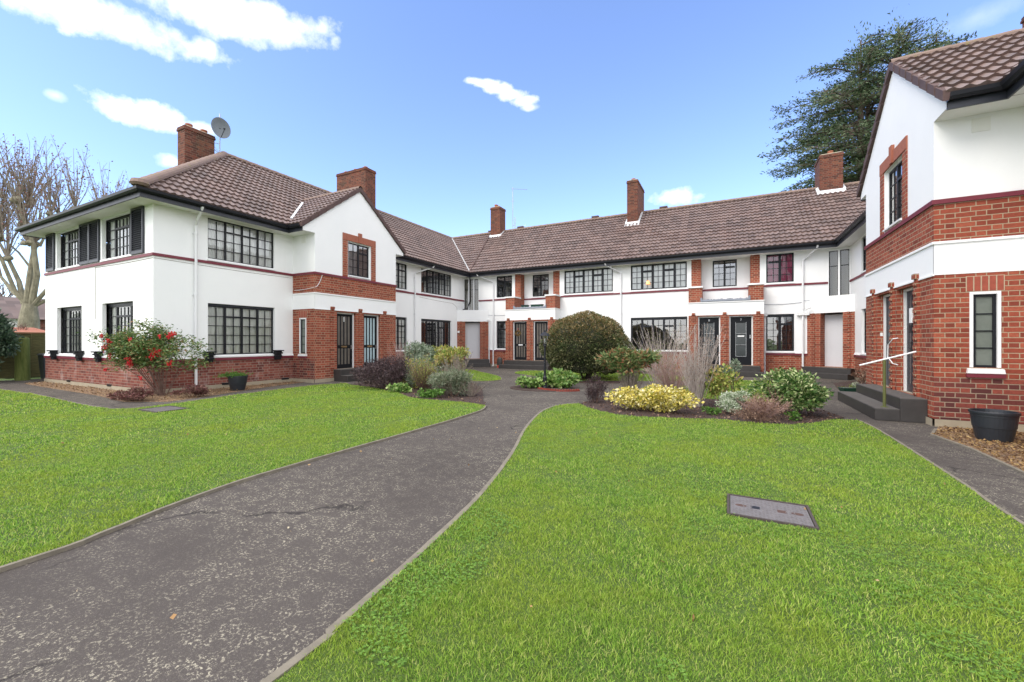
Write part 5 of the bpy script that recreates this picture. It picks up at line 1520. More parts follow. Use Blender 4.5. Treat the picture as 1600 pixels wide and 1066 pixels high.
bush('hedge_shrub', 'glossy dark evergreen shrub against the mossy fence', 'shrub', (-23.5, 4.55), (.75, .80, 1.22), .35, 5200, .15, G['ever'], 65, 18, .40, .36, 12, 'bark', stemr=.02)
# small plants by walls
bush('plant', 'tiny dry weeds along the wall beside the white drainpipes', 'plant', (2.1, 21.55), (.5, .10, .09), .01, 420, .05, G['dry'], 66, 8, .45, .5, 0)
twigs('plant', 'dry brown-leaved plant beside the far end of the stone steps', 'plant', (3.75, 16.9), .62, .45, 14, M['twigd'], 67, .005, 5, .3, G['dry'], 260, .09)
bush('plant', 'mossy weeds on the bed beside the far steps', 'plant', (3.5, 15.9), (.35, .9, .06), .0, 1500, .05, G['moss'], 68, 10, .5, .5, 0)

# ------------------------------------------------------------------ trees
def cedar():
    base = Vector((10.1, 45.7, 0))
    t = thing('cedar_tree', 'tall dark cedar with layered branches rising behind the right chimney', 'tree', tuple(base))
    r = random.Random(31); g = np.random.default_rng(12)
    tr = MB(); br = MB(); P = []; D = []
    trunks = [(0, 0, 27.3, .42), (1.5, 1.0, 27.5, .34), (2.3, -.8, 26.5, .30), (-1.6, .6, 20.5, .22), (4.0, .8, 29.2, .30), (6.5, 0, 28.0, .24)]
    tops = []
    for lat, dep, h, rad in trunks:
        o = base+RV*lat*.45+FV*dep*.4
        pts = [o, o+RV*lat*.3+Vector((0, 0, h*.3)), base+RV*lat*.95+FV*dep+Vector((0, 0, h*.62)), base+RV*lat+FV*dep+Vector((0, 0, h))]
        tr.tube(pts, [rad*1.5, rad, rad*.7, .05], 9); tops.append((pts, h))
    tr.build('trunk', M['bark'], t)
    def env(z):      # left, right reach by height (lateral metres)
        L = np.interp(z, [11, 14, 16, 19, 22, 25, 27.5], [4.6, 5.0, 6.2, 7.2, 7.0, 5.8, 2.8])
        R_ = np.interp(z, [11, 16, 20, 24, 27, 29], [6, 7, 8, 9, 8.5, 3])
        return L, R_
    nb = 0
    for pts, h in tops:
        z = 10.5
        while z < h-.2:
            f = z/h
            k = min(2, int(f/.34)) if f < .999 else 2
            a = [0, .3, .62, 1.0]; kk = 0 if f < .3 else (1 if f < .62 else 2)
            o = pts[kk].lerp(pts[kk+1], (f-a[kk])/(a[kk+1]-a[kk]))
            for q in range(3):
                if r.random() < .18: continue
                an = r.uniform(0, 2*PI); d = RV*math.cos(an)+FV*math.sin(an)
                L, R_ = env(z); lat0 = (o-base).dot(RV)
                if math.cos(an) < 0: reach = (L+lat0)/max(.35, -math.cos(an))
                else: reach = (R_-lat0)/max(.35, math.cos(an))
                ln = min(reach, 1.6+(h-z)*1.05, 7.0)*r.uniform(.55, 1.0)
                if ln < .8: continue
                rise = r.uniform(-.02, .22)
                p1 = o+d*ln*.5+Vector((0, 0, ln*rise*.7)); p2 = o+d*ln+Vector((0, 0, ln*rise*.55-.12*ln*.5))
                br.tube([o, p1, p2], [.09, .05, .015], 5, False)
                side = Vector((-d.y, d.x, 0)); nb += 1
                m = int(5+ln*4.2)
                for j in range(m):
                    s = .25+.78*(j+r.random())/m
                    c = (o.lerp(p1, s*2) if s < .5 else p1.lerp(p2, min(1.05, s*2-1)))
                    w = (1.15-s*.55)*.34*ln*r.uniform(.3, 1)*r.choice((-1, 1))
                    e = c+side*w+d*abs(w)*.5+Vector((0, 0, r.uniform(-.22, .1)))
                    br.tube([c, e], [.022, .008], 3, False)
                    nl = int(6+10*abs(w))
                    tt = g.uniform(.1, 1.08, nl)[:, None]
                    Q = np.array(c)*(1-tt)+np.array(e)*tt+g.normal(0, 1, (nl, 3))*np.array([.18, .18, .045])
                    P.append(Q); dd = np.tile(np.array(d*.7+side*(.5 if w > 0 else -.5)), (nl, 1)); D.append(dd)
            z += r.uniform(.55, 1.1)
    br.build('branches', M['bark'], t, uv=False)
    for pts, h in tops:
        k = 160; Q = np.array(pts[-1])+g.normal(0, 1, (k, 3))*np.array([.35, .35, .75])-np.array([0, 0, .6]); P.append(Q); D.append(np.tile(np.array([0, 0, 1.0]), (k, 1)))
    P = np.concatenate(P); D = np.concatenate(D)
    leaves('foliage', P.astype('f'), D, .27, G['cedar'], t, seed=13, aspect=.30, fold=.05, upright=.05)
cedar()
def plane_tree():
    base = Vector((-32.6, 7.9, 0)); s = .0336
    t = thing('plane_tree', 'big bare pollarded tree with knobbly limbs beyond the mossy fence', 'tree', tuple(base))
    r = random.Random(3); mb = MB(); sh = MB(); P = []
    def at(px, py, dep=0): return base+RV*((px-45)*s)+FV*dep+Vector((0, 0, 1.5+(533-py)*s))
    fork = at(47, 478)
    mb.tube([base, at(45, 530), at(46, 500), fork+Vector((0, 0, .1))], [.45, .42, .38, .27], 12)
    limbs = [([(40, 475), (30, 440), (12, 400), (-5, 372)], .30, 0), ([(45, 475), (48, 430), (47, 385), (36, 350), (27, 322), (31, 308)], .32, .4),
             ([(50, 475), (61, 430), (60, 385), (52, 345), (42, 318)], .34, -.5), ([(38, 470), (10, 455), (-20, 430), (-40, 380)], .26, .8),
             ([(52, 478), (75, 440), (92, 395), (98, 350), (88, 320)], .24, .9), ([(45, 478), (30, 455), (20, 410), (8, 380), (4, 340), (10, 305)], .24, -1.0),
             ([(60, 385), (68, 360), (72, 335)], .15, .2), ([(47, 385), (56, 362), (62, 330)], .14, .9), ([(52, 478), (80, 455), (110, 400), (118, 340)], .2, 1.6),
             ([(12, 400), (22, 375), (38, 352)], .12, 0), ([(47, 420), (30, 395), (15, 375), (2, 352)], .13, -.3), ([(-20, 430), (-30, 380), (-25, 330)], .16, .6), ([(92, 395), (112, 372), (135, 345)], .14, 1.2)]
    kn = []
    for pts, rad, dep in limbs:
        n = len(pts); rad *= .44; pp = [at(x, y, dep*i/(n-1)+r.uniform(-.1, .1)) for i, (x, y) in enumerate(pts)]
        mb.tube(pp, [rad*(1-.62*i/(n-1)) for i in range(n)], 8)
        e = pp[-1]; kn.append((e, rad*.55+.10)); 
        for p in pp[2:-1]:
            if r.random() < .6: kn.append((p+Vector((r.uniform(-.2, .2), r.uniform(-.2, .2), .1)), .14))
    for e, rad in kn:
        bmn = len(mb.v)
        for _ in range(3):
            q = e+Vector((r.uniform(-.10, .10), r.uniform(-.10, .10), r.uniform(-.08, .08)))
            mb.lathe(q-Vector((0, 0, rad*.8)), [(rad*.5, 0), (rad*.95, rad*.4), (rad, rad*.9), (rad*.6, rad*1.5), (rad*.1, rad*1.7)], 7)
        for k in range(15):
            a = r.uniform(0, 2*PI); sp = r.uniform(.05, .62); L = r.uniform(1.7, 3.6)
            d = (Vector((math.cos(a)*sp, math.sin(a)*sp, 1))).normalized()
            p1 = e+d*L*.5+Vector((r.uniform(-.08, .08), r.uniform(-.08, .08), 0)); p2 = e+d*L+Vector((0, 0, .15))
            sh.tube([e, p1, p2], [.028, .018, .008], 3, False)
            for q in range(5):
                f = r.uniform(.25, 1); c = e.lerp(p1, f*2) if f < .5 else p1.lerp(p2, f*2-1)
                c2 = c+(d+Vector((r.uniform(-.7, .7), r.uniform(-.7, .7), .1))).normalized()*r.uniform(.2, .6)
                sh.tube([c, c2], [.010, .005], 3, False); P.append(tuple(c2)); P.append(tuple(c))
            P.append(tuple(p2))
    mb.build('trunk', M['bark_plane'], t, uv=False); sh.build('shoots', M['twig'], t, uv=False)
    g = np.random.default_rng(5); P = np.array(P, 'f'); k = g.integers(0, len(P), 3400)
    leaves('seed_heads', P[k]+g.normal(0, .06, (3400, 3)).astype('f'), g.normal(0, 1, (3400, 3)), .085, G['seed'], t, seed=8, aspect=.8)
plane_tree()
def bare_tree(x, y, h, label, seed, mat='bark'):
    t = thing('bare_tree', label, 'tree', (x, y, 0), 'bare trees beyond the fence'); r = random.Random(seed)
    mb = MB(); tw = MB()
    def grow(p, d, L, rad, lv):
        e = p+d*L; m_ = p.lerp(e, .5)+Vector((r.uniform(-.06, .06), r.uniform(-.06, .06), 0))*L
        (mb if lv < 2 else tw).tube([p, m_, e], [rad, rad*.8, rad*.6], 6 if lv < 2 else 3, False)
        if lv >= 5: return
        for k in range(3 if lv < 4 else 4):
            a = r.uniform(0, 2*PI); dd = (d+Vector((math.cos(a), math.sin(a), r.uniform(-.1, .5)))*r.uniform(.4, .8)).normalized()
            grow(p.lerp(e, r.uniform(.55, 1)), dd, L*r.uniform(.55, .82), rad*.58, lv+1)
    grow(Vector((x, y, 0)), Vector((0, 0, 1)), h*.3, h*.022, 0)
    mb.build('trunk', M[mat], t, uv=False); tw.build('twigs', M['twigd'], t, uv=False)
bare_tree(-62, 14, 11, 'distant bare tree left of the pollarded trunk', 1)
bare_tree(-58, 21, 9, 'distant bare tree right of the pollarded trunk', 2)
bare_tree(-27.2, 6.2, 3.4, 'small leaning bare tree just behind the mossy fence', 4)
bush('hedge', 'far dark hedge beyond the outbuilding', 'hedge', (-75, 20), (6, 18, 2.2), .0, 5200, .6, G['ever'], 70, 24, .42, .5, 0)
# outbuilding beyond the fence
ob = thing('outbuilding', 'low white and brick outbuilding with a tiled roof behind the fence', 'building', (-38, 9.5, 0))
mb = MB(); mb.ab(-40, -36, 6, 13, 0, 2.75); mb.build('wall', M['white'], ob)
mb = MB(); mb.ab(-35.995, -35.9, 8.6, 9.4, 0, 2.75); mb.build('brick_pier', M['brick_old'], ob)
mb = MB(); mb.hexa([(-40.4, 5.7, 2.76), (-35.6, 5.7, 2.76), (-35.6, 13.3, 2.76), (-40.4, 13.3, 2.76)], [(-38.4, 5.7, 4.1), (-37.6, 5.7, 4.1), (-37.6, 13.3, 4.1), (-38.4, 13.3, 4.1)]); mb.build('roof', M['tile'], ob)
sh = thing('shed', 'small shed roof with rusty orange edge just behind the fence', 'shed', (-27.4, 6.9, 0))
mb = MB(); mb.ab(-28.4, -26.4, 5.75, 7.0, 0, 1.75); mb.build('wall', M['fence'], sh)
mb = MB(); mb.hexa([(-28.6, 5.6, 1.76), (-26.2, 5.6, 1.76), (-26.2, 7.1, 1.76), (-28.6, 7.1, 1.76)], [(-28.6, 5.6, 2.12), (-26.2, 5.6, 1.86), (-26.2, 7.1, 1.86), (-28.6, 7.1, 2.12)]); mb.build('roof', M['terra'], sh)

# ------------------------------------------------------------------ street furniture and small things
fe = thing('fence', 'mossy green lapped wooden fence beside the shuttered wing', 'fence', (-24.5, 6, 0))
ys = [-4.2+1.85*k for k in range(10)]
for k in range(9):
    mb = MB(); y0, y1 = ys[k]+.05, ys[k+1]-.05
    for i in range(13):
        z = .08+i*.13; mb.hexa([(-24.48, y0, z), (-24.48, y1, z), (-24.455, y1, z), (-24.455, y0, z)][::1], [(-24.50, y0, z+.15), (-24.50, y1, z+.15), (-24.487, y1, z+.15), (-24.487, y0, z+.15)])
    for y in (y0, (y0+y1)/2, y1-.04): mb.ab(-24.455, -24.425, y, y+.04, .06, 1.78)
    mb.ab(-24.52, -24.42, y0, y1, 1.80, 1.84)
    mb.build('panel', M['fence'], fe)
for y in ys:
    mb = MB(); mb.ab(-24.55, -24.45, y-.05, y+.05, 0, 1.86); mb.build('post', M['fence'], fe)
mb = MB(); mb.lathe((-23.95, 5.65, 0), [(.205, 0), (.20, .8), (.19, 1.58), (.16, 1.63), (.02, 1.64)], 18)
tag(mb.build('timber_post', M['post'], None, (-23.95, 5.65, 0)), 'thick round green-stained timber post in front of the fence', 'post')
bn = thing('wheelie_bin', 'black wheelie bin tucked against the shuttered wing', 'bin', (-23.25, 6.25, 0))
mb = MB(); mb.hexa([(-23.47, 6.0, .06), (-23.03, 6.0, .06), (-23.03, 6.5, .06), (-23.47, 6.5, .06)], [(-23.54, 5.94, .95), (-22.96, 5.94, .95), (-22.96, 6.6, .95), (-23.54, 6.6, .95)]); mb.build('body', M['plastic'], bn, bevel=.02)
mb = MB(); mb.hexa([(-23.57, 5.90, .953), (-22.93, 5.90, .953), (-22.93, 6.64, .953), (-23.57, 6.64, .953)], [(-23.50, 5.96, 1.02), (-23.0, 5.96, 1.02), (-23.0, 6.6, 1.06), (-23.50, 6.6, 1.06)]); mb.build('lid', M['plastic'], bn, bevel=.015)
for x in (-23.52, -22.98):
    mb = MB(); mb.tube([(x-.03, 6.5, .10), (x+.03, 6.5, .10)], .10, 14); mb.build('wheel', M['black'], bn)
# lamp post
lp = thing('lamp_post', 'short black garden lamp post with a glass lantern before the dome bush', 'lamp post', (-5.1, 12.12, 0))
mb = MB(); mb.lathe((-5.1, 12.12, 0), [(.095, 0), (.09, .05), (.068, .10), (.062, .34), (.07, .36), (.06, .38), (.038, .42), (.034, .80), (.043, .82), (.034, .84), (.030, 1.30), (.05, 1.34), (.035, 1.38)], 16); mb.build('post', M['black'], lp, smooth=False)
mb = MB(); n = 6
for k in range(n):
    a = 2*PI*k/n; x, y = math.cos(a), math.sin(a)
    mb.tube([(-5.1+x*.055, 12.12+y*.055, 1.40), (-5.1+x*.105, 12.12+y*.105, 1.66)], .007, 5)
mb.lathe((-5.1, 12.12, 1.38), [(.04, 0), (.065, .01), (.06, .03)], 6)
mb.build('lantern_frame', M['black'], lp)
mb = MB(); mb.lathe((-5.1, 12.12, 1.66), [(.165, 0), (.155, .02), (.07, .10), (.03, .12), (.028, .15), (.012, .19)], 12); mb.build('lantern_cap', M['black'], lp)
mb = MB()
for k in range(n):
    a = 2*PI*k/n; b = 2*PI*(k+1)/n; q = lambda t, r_, z: (-5.1+math.cos(t)*r_, 12.12+math.sin(t)*r_, z)
    mb.poly([q(a, .052, 1.41), q(b, .052, 1.41), q(b, .10, 1.655), q(a, .10, 1.655)])
mb.build('lantern_glass', M['glass'], lp)
mb = MB(); mb.lathe((-5.1, 12.12, 1.43), [(.018, 0), (.03, .06), (.028, .14), (.01, .17)], 10); mb.build('bulb', M['wpaint'], lp)
# scalloped edging
mb = MB(); n = 18
for k in range(n):
    a = -2.35+1.75*k/n; b = -2.35+1.75*(k+1)/n-.01; c = (-4.65, 12.55); R0, R1 = .80, .87
    bz = [(c[0]+math.cos(t)*rr, c[1]+math.sin(t)*rr*1.0) for t, rr in ((a, R0), (a, R1), (b, R1), (b, R0))]
    m_ = (a+b)/2
    mb.hexa([(*p, 0) for p in bz], [(*p, .035) for p in bz])
    bz2 = [(c[0]+math.cos(t)*rr, c[1]+math.sin(t)*rr) for t, rr in ((a+.015, R0), (a+.015, R1), (b-.015, R1), (b-.015, R0))]
    bz3 = [(c[0]+math.cos(t)*rr, c[1]+math.sin(t)*rr) for t, rr in ((m_-.018, R0), (m_-.018, R1), (m_+.018, R1), (m_+.018, R0))]
    mb.hexa([(*p, .0352) for p in bz2], [(*p, .066) for p in bz3])
tag(mb.build('edging_tiles', flat('red_edging_tile', (.22, .040, .025), .8, .25, 14), None, (-4.65, 12.5, 0)), 'curved red scalloped edging at the foot of the lamp post', 'edging')
# manhole covers
def manhole(x0, x1, y0, y1, label, big=True, rot=0):
    t = thing('manhole_cover', label, 'manhole cover', ((x0+x1)/2, (y0+y1)/2, .0))
    mb = MB()
    for a in ((x0, x1, y0, y0+.02), (x0, x1, y1-.02, y1), (x0, x0+.02, y0+.02, y1-.02), (x1-.02, x1, y0+.02, y1-.02)): mb.ab(*a, .0, .040)
    mb.build('frame', M['ironf'], t)
    mb = MB(); mb.ab(x0+.026, x1-.026, y0+.026, y1-.026, .0, .034)
    nx, ny = int((x1-x0)/.028), int((y1-y0)/.028)
    for i in range(1, nx-1):
        for j in range(1, ny-1):
            cx = x0+(x1-x0)*(i+.5)/nx; cy = y0+(y1-y0)*(j+.5)/ny
            if big and abs(cy-(y0+y1)/2) < .045 and (.07 < abs(cx-(x0+x1)/2) < .27 and abs(abs(cx-(x0+x1)/2)-.16) > .045): continue
            l, w = (.010, .004) if (i+j) % 2 else (.004, .010)
            mb.ab(cx-l, cx+l, cy-w, cy+w, .034, .0375)
    mb.build('plate', M['iron'], t)
    if big:
        cy = (y0+y1)/2; cx = (x0+x1)/2
        for dx in (-.21, .21):
            mb = MB(); mb.lathe((cx+dx, cy, .0345), [(.045, 0), (.045, .002)], 16, 1, .6); mb.build('key_hole', M['rust'], t)
        for dx in (-.10, .10):
            mb = MB(); mb.ab(cx+dx-.035, cx+dx+.035, cy-.03, cy+.03, .0345, .0362); mb.build('lifting_slot', M['black'] if dx < 0 else M['rust'], t)


manhole(-.01, .63, 4.0, 4.52, 'grey iron manhole cover with studded pattern set in the front lawn')
manhole(-11.22, -10.45, 4.30, 4.88, 'flat dark inspection cover in the left lawn near the side path', False)
# planters
def tub(name, label, x, y, rt, rb, h, sx=1, plant=None):
    t = thing(name, label, 'plant pot', (x, y, 0))
    mb = MB(); mb.lathe((x, y, .008), [(rb, 0), (rb*1.04, .02), ((rb+rt)/2, h*.45), ((rb+rt)/2+.006, h*.46), (rt*.93, h*.82), (rt*.95, h*.83), (rt*.95, h*.90), (rt, h*.91), (rt*1.01, h*.97), (rt, h), (rt*.92, h), (rt*.90, h*.9), (rt*.86, h*.82)], 32, sx, 1)
    mb.build('pot', M['plastic'], t, smooth=False)
    mb = MB(); mb.lathe((x, y, h*.80), [(rt*.85, 0), (rt*.8, .02)], 24, sx, 1); mb.build('soil', M['soil'], t)
    return t
t = tub('plant_pot', 'black ribbed pot of ferny greenery on the gravel under the big window', -13.25, 7.50, .27, .18, .44)
g = np.random.default_rng(77); P = np.stack([g.normal(-13.3, .15, 500), g.normal(7.40, .17, 500), .43+np.abs(g.normal(0, .05, 500))], 1).astype('f'); D = np.stack([g.normal(0, 1, 500), g.normal(0, 1, 500), g.uniform(0, .8, 500)], 1)
leaves('foliage', P, D, .085, G['mid'], t, seed=5, aspect=.25)
tub('plant_pot', 'large empty black plastic tub on leaf-strewn gravel by the brick corner', 3.55, 8.93, .262, .185, .44, 1.0)
for i, (x0, x1, lb) in enumerate(((-10.40, -9.98, 'smaller dark green trough on the left balcony'), (-9.80, -9.10, 'longer dark green trough on the left balcony'))):
    t = thing('trough', lb, 'planter', ((x0+x1)/2, 21.35, 3.3), 'troughs on the left balcony')
    mb = MB(); mb.hexa([(x0+.03, 21.28, 3.30), (x1-.03, 21.28, 3.30), (x1-.03, 21.42, 3.30), (x0+.03, 21.42, 3.30)], [(x0, 21.25, 3.50), (x1, 21.25, 3.50), (x1, 21.45, 3.50), (x0, 21.45, 3.50)]); mb.build('body', M['greenp'] if 'greenp' in M else M['plastic'], t)
    mb = MB(); mb.ab(x0-.015, x1+.015, 21.235, 21.465, 3.502, 3.53); mb.build('rim', M['plastic'], t)

t = thing('trough', 'dark green plastic trough behind the near stone steps', 'planter', (3.2, 15.4, 0))
mb = MB(); mb.hexa([(3.0, 15.2, 0), (3.4, 15.35, 0), (3.33, 15.55, 0), (2.93, 15.4, 0)], [(2.96, 15.15, .14), (3.46, 15.33, .14), (3.37, 15.6, .14), (2.87, 15.42, .14)]); mb.build('body', M['greenp'], t)
bush('plant', 'pale pebbly plant in the green trough behind the steps', 'plant', (3.3, 15.45), (.10, .10, .07), .13, 120, .04, G['whitev'], 80, 4, .6, .6, 0)
t = thing('stone_ornament', 'dark rounded stone on a red foot beside the left porch steps', 'ornament', (-11.38, 20.55, 0))
mb = MB(); mb.lathe((-11.38, 20.55, .16), [(.16, 0), (.17, .2), (.15, .34), (.08, .42), (.01, .44)], 14, 1, .7); mb.build('stone', M['step'], t)
mb = MB(); mb.ab(-11.5, -11.25, 20.45, 20.66, 0, .158); mb.build('foot', flat('red_glazed_brick', (.42, .05, .03), .5), t)
# wreath on a door
t = thing('wreath', 'small autumn wreath with a red ribbon hanging on the left striped door', 'wreath', (-10.32, 20.72, 1.95))
g = np.random.default_rng(9); a = g.uniform(0, 2*PI, 420); P = np.stack([-10.32+np.cos(a)*.125+g.normal(0, .018, 420), 20.70+g.normal(0, .015, 420), 1.93+np.sin(a)*.125+g.normal(0, .018, 420)], 1).astype('f')
leaves('foliage', P, g.normal(0, 1, (420, 3)), .05, leafmat('wreath_leaf', [(.12, .03, .02), (.30, .18, .05), (.10, .12, .03)], .1), t, seed=3, aspect=.6)
mb = MB(); mb.tube([(-10.32, 20.715, 2.05), (-10.32, 20.715, 2.22)], .012, 6); mb.build('ribbon', flat('red_ribbon', (.4, .02, .02)), t)
# satellite dish and pole
ds = thing('satellite_dish', 'grey satellite dish on a pole beside the leftmost chimney', 'satellite dish', (-18.0, 9.48, 8.75))
pc = Vector((-18.0, 9.50, 9.95))
mb = MB(); mb.tube([(-18.0, 9.50, 8.72), (-18.0, 9.50, 10.55)], .022, 8); mb.tube([(-18.0, 9.5, 8.95), (-18.1, 9.34, 9.1)], .015, 6); mb.tube([(-18.0, 9.5, 9.35), (-18.1, 9.34, 9.35)], .015, 6); mb.tube([(-18.0, 9.5, 8.98), (-18.2, 9.4, 9.25), (-18.15, 9.36, 9.5)], .008, 5); mb.build('pole', M['galv'], ds)
ax = (RV*.80-FV*.66+Vector((0, 0, .10))).normalized(); s1 = ax.cross(Vector((0, 0, 1))).normalized(); s2 = s1.cross(ax).normalized()
mb = MB(); n = 28; rings = [(0, -.09), (.15, -.075), (.28, -.03), (.37, .02), (.39, .025)]
c0 = pc+ax*.12+Vector((0, 0, -.02))
for rr_, dz in rings:
    for k in range(n):
        a = 2*PI*k/n; mb.v.append(c0+s1*math.cos(a)*rr_*.86+s2*math.sin(a)*rr_*1.08+ax*dz)
for q in range(len(rings)-1):
    for k in range(n):
        k2 = (k+1) % n; mb.f.append((q*n+k, q*n+k2, (q+1)*n+k2, (q+1)*n+k))
mb.build('reflector', M['dish'], ds, smooth=True)
mb = MB(); tip = c0+ax*.46-s2*.22
mb.tube([c0-s2*.38, tip], .012, 6); mb.tube([tip-ax*.02, tip+(-ax)*.10+s2*.03], .03, 8); mb.tube([c0-ax*.09, pc], .03, 8); mb.build('receiver_arm', M['black'], ds)
ar = thing('tv_aerial', 'tall thin television aerial behind the chimney at the roof corner', 'aerial', (-12.9, 25.5, 9.0))
mb = MB(); p0 = Vector((-13.15, 25.6, 9.0)); mb.tube([p0, p0+Vector((0, 0, 3.05))], .022, 6)
mb.build('mast', M['galv'], ar)
mb = MB(); top = p0+Vector((0, 0, 2.95)); mb.tube([top-RV*.1, top+RV*1.0+Vector((0, 0, -.05))], .012, 5)
for k in range(10):
    c = top+RV*(-.05+k*.11)+Vector((0, 0, -.005*k)); mb.tube([c-FV*.16-Vector((0, 0, .02)), c+FV*.16+Vector((0, 0, .02))], .006, 4)
mb.tube([p0+Vector((0, 0, 2.1))-RV*.15, p0+Vector((0, 0, 2.1))+RV*.12], .012, 5)
mb.build('antenna', M['galv'], ar)
mb = MB(); q0 = p0+RV*.15; mb.tube([q0+Vector((0, 0, .15)), q0+Vector((0, 0, 1.0))], .03, 6); mb.tube([p0+Vector((0, 0, .45)), q0+Vector((0, 0, .45))], .02, 5); mb.tube([q0+Vector((0, 0, .2)), q0+RV*.6+Vector((0, 0, .35)), q0+RV*.75+Vector((0, 0, .5))], .014, 5); mb.build('bracket', M['galv'], ar)
# handrail and grab rail
hr = thing('handrail', 'white sloping handrail on an olive post beside the near stone steps', 'handrail', (2.68, 10.5, .22))
mb = MB(); mb.tube([(2.30, 10.5, 1.02), (3.14, 10.5, 1.30)], .016, 10); mb.build('rail', M['wpaint'], hr)
mb = MB(); mb.tube([(2.68, 10.5, .22), (2.68, 10.5, 1.135)], .026, 10); mb.tube([(2.68, 10.5, .22), (2.68, 10.5, .235)], .06, 12); mb.build('post', M['olive'], hr)
gb = MB(); gb.tube([(3.20, 11.66, 1.56), (3.12, 11.66, 1.55), (3.10, 11.90, 1.42), (3.10, 11.93, 1.15), (3.12, 11.68, 1.02), (3.20, 11.66, .99)], .010, 8)
tag(gb.build('grab_rail', M['wpaint'], None, (3.2, 11.8, 1.2)), 'white bent grab rail fixed to the brick pillar between the near doors', 'handrail')
# small fittings at the near doors
mb = MB(); mb.fb(GR, .80, .92, -.12, -.03, 1.86, 2.16); o = mb.build('notice', M['wpaint'], RW, bevel=.006); o['label'] = 'white notice box on the near door'
mb = MB(); mb.fb(GR, .76, .90, -.12, -.04, 1.66, 1.84); mb.build('door_knocker', M['black'], RW, bevel=.01)
mb = MB(); mb.fb(GR, .90, 1.05, -.12, -.02, 1.30, 1.50); mb.build('letter_box', M['black'], RW, bevel=.01)
mb = MB(); mb.fb(GR, -1.107, -1.09, -.10, -.05, 1.62, 1.70); mb.build('door_bell', M['wpaint'], RW)
mb = MB(); mb.tube([(2.95, 21.6, 2.86), (3.1, 21.42, 2.92)], .03, 8); mb.tube([(2.95, 21.68, 2.82), (2.95, 21.6, 2.86)], .015, 6); mb.build('security_camera', M['wpaint'], RR)
mb = MB(); mb.fb(Fr((-14.33, 20.65), (1.55, 1.05)), .02, .14, .02, .10, 1.98, 2.10); mb.build('alarm_box', M['wpaint'], RR)
twigs('shrub', 'loose pale grey stalks rising through the silvery shrub of the left border', 'shrub', (-6.9, 9.55), .85, .62, 55, M['twig'], 90, .005, 8, .22, G['lav'], 700, .045)
twigs('shrub', 'straggly dull green stems between the purple and yellow-green shrubs', 'shrub', (-8.5, 10.4), 1.05, .65, 60, M['twigp'], 91, .005, 8, .22, G['yellowgreen'], 1100, .05)
# ------------------------------------------------------------------ camera, sky, sun
cam = bpy.data.cameras.new('camera'); co = bpy.data.objects.new('camera', cam); C.objects.link(co)
cam.sensor_width = 36; cam.lens = 655/1600*36; cam.clip_end = 3000; cam.clip_start = .05
co.location = (0, 0, 1.5); co.rotation_euler = (PI/2, 0, math.radians(27.3)); SC.camera = co
SUN_EL, SUN_AZ = 47, 208          # azimuth measured clockwise from +Y
W = bpy.data.worlds.new('World'); SC.world = W; W.use_nodes = True
t = NT(W.node_tree); bg = t.n['Background']
sky = t.add('ShaderNodeTexSky', sky_type='NISHITA', sun_disc=False)
sky.sun_elevation = math.radians(SUN_EL); sky.sun_rotation = math.radians(SUN_AZ)
sky.air_density = 1.0; sky.dust_density = .4; sky.ozone_density = 1.6
gen = t.add('ShaderNodeTexCoord').outputs['Generated']
sp = t.add('ShaderNodeSeparateXYZ', inp={0: gen})
X, Y, Z = sp.outputs
az = t.math('ARCTAN2', X, Y)
hyp = t.math('SQRT', t.math('ADD', t.math('MULTIPLY', X, X), t.math('MULTIPLY', Y, Y)))
el = t.math('ARCTAN2', Z, hyp)
nz = t.noise(gen, 7.0, 7, .62); nz2 = t.noise(gen, 22.0, 5, .6)
wob = t.math('ADD', t.math('MULTIPLY', t.math('SUBTRACT', nz, .5), 2.2), t.math('MULTIPLY', t.math('SUBTRACT', nz2, .5), 1.6))
def dirof(px, py):
    a = (px-800)/655; b = (533-py)/655; th = math.radians(27.3)
    x = -math.sin(th)+a*math.cos(th); y = math.cos(th)+a*math.sin(th)
    return math.atan2(x, y), math.atan2(b, math.hypot(x, y))
clouds = [(60, -12, 240, 34, 1.0), (340, 8, 165, 40, 1.0), (440, 50, 50, 26, .8), (238, 182, 70, 22, 1), (315, 200, 34, 12, .7), (272, 253, 26, 12, .6), (88, 150, 18, 8, .35), (742, 127, 20, 6, .8), (760, 131, 24, 8, .9), (780, 139, 26, 10, 1), (799, 148, 24, 11, 1), (816, 158, 20, 10, .9), (826, 168, 14, 7, .6), (1058, 308, 40, 16, .9),
          (1530, 25, 80, 20, .12)]
tot = None
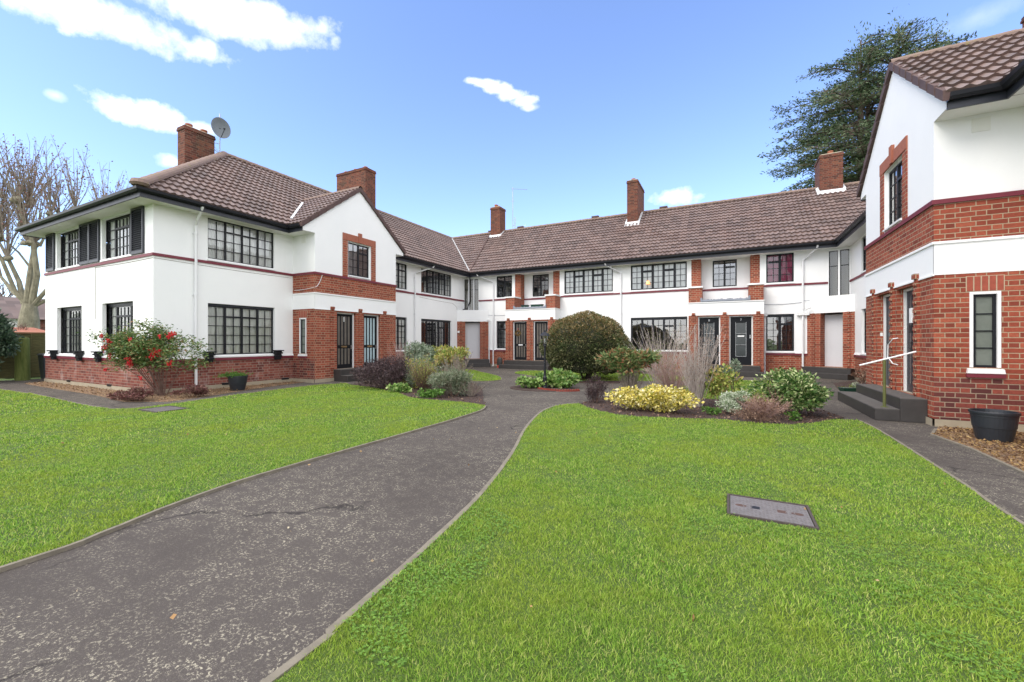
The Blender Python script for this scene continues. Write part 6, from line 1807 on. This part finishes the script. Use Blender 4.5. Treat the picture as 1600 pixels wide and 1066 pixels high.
for px, py, rx, ry, st in clouds:
    a0, e0 = dirof(px, py); a1, _ = dirof(px+rx, py); _, e1 = dirof(px, py-ry)
    ra = abs(a1-a0); re = abs(e1-e0)
    da = t.math('DIVIDE', t.math('SUBTRACT', az, a0), ra); de = t.math('DIVIDE', t.math('SUBTRACT', el, e0), re)
    r2 = t.math('SQRT', t.math('ADD', t.math('MULTIPLY', da, da), t.math('MULTIPLY', de, de)))
    m = t.math('SUBTRACT', 1.0, r2)
    m = t.math('MULTIPLY', t.mrange(t.math('ADD', m, wob), -.15, .95), st)
    tot = m if tot is None else t.math('MAXIMUM', tot, m)
# unseen cloud added overhead, behind and beside the viewer to whiten the light
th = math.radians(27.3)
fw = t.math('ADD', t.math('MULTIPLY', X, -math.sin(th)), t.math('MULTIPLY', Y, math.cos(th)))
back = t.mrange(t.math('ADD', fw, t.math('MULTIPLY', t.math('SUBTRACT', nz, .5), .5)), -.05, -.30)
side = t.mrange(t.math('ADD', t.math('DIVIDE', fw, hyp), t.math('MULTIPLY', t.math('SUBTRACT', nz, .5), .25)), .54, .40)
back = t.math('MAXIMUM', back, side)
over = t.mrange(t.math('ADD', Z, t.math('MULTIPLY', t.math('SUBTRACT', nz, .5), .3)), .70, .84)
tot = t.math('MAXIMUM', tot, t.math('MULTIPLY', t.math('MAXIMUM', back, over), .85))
skyc = t.mix(1.0, sky.outputs[0], (1.24, 1.26, 1.50), 'MULTIPLY')
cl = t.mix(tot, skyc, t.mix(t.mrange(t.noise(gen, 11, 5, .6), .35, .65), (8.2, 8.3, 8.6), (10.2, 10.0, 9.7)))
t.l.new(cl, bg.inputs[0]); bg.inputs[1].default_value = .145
sl = bpy.data.lights.new('sun', 'SUN'); sl.energy = 1.35; sl.angle = math.radians(32); sl.color = (1, .94, .85)
so = bpy.data.objects.new('sun', sl); C.objects.link(so)
e, a = math.radians(SUN_EL), math.radians(SUN_AZ)
d = Vector((math.sin(a)*math.cos(e), math.cos(a)*math.cos(e), math.sin(e)))
so.rotation_euler = (-d).to_track_quat('-Z', 'Y').to_euler()
SC.view_settings.view_transform = 'Standard'; SC.view_settings.look = 'None'; SC.view_settings.gamma = 1; SC.view_settings.exposure = 0.76
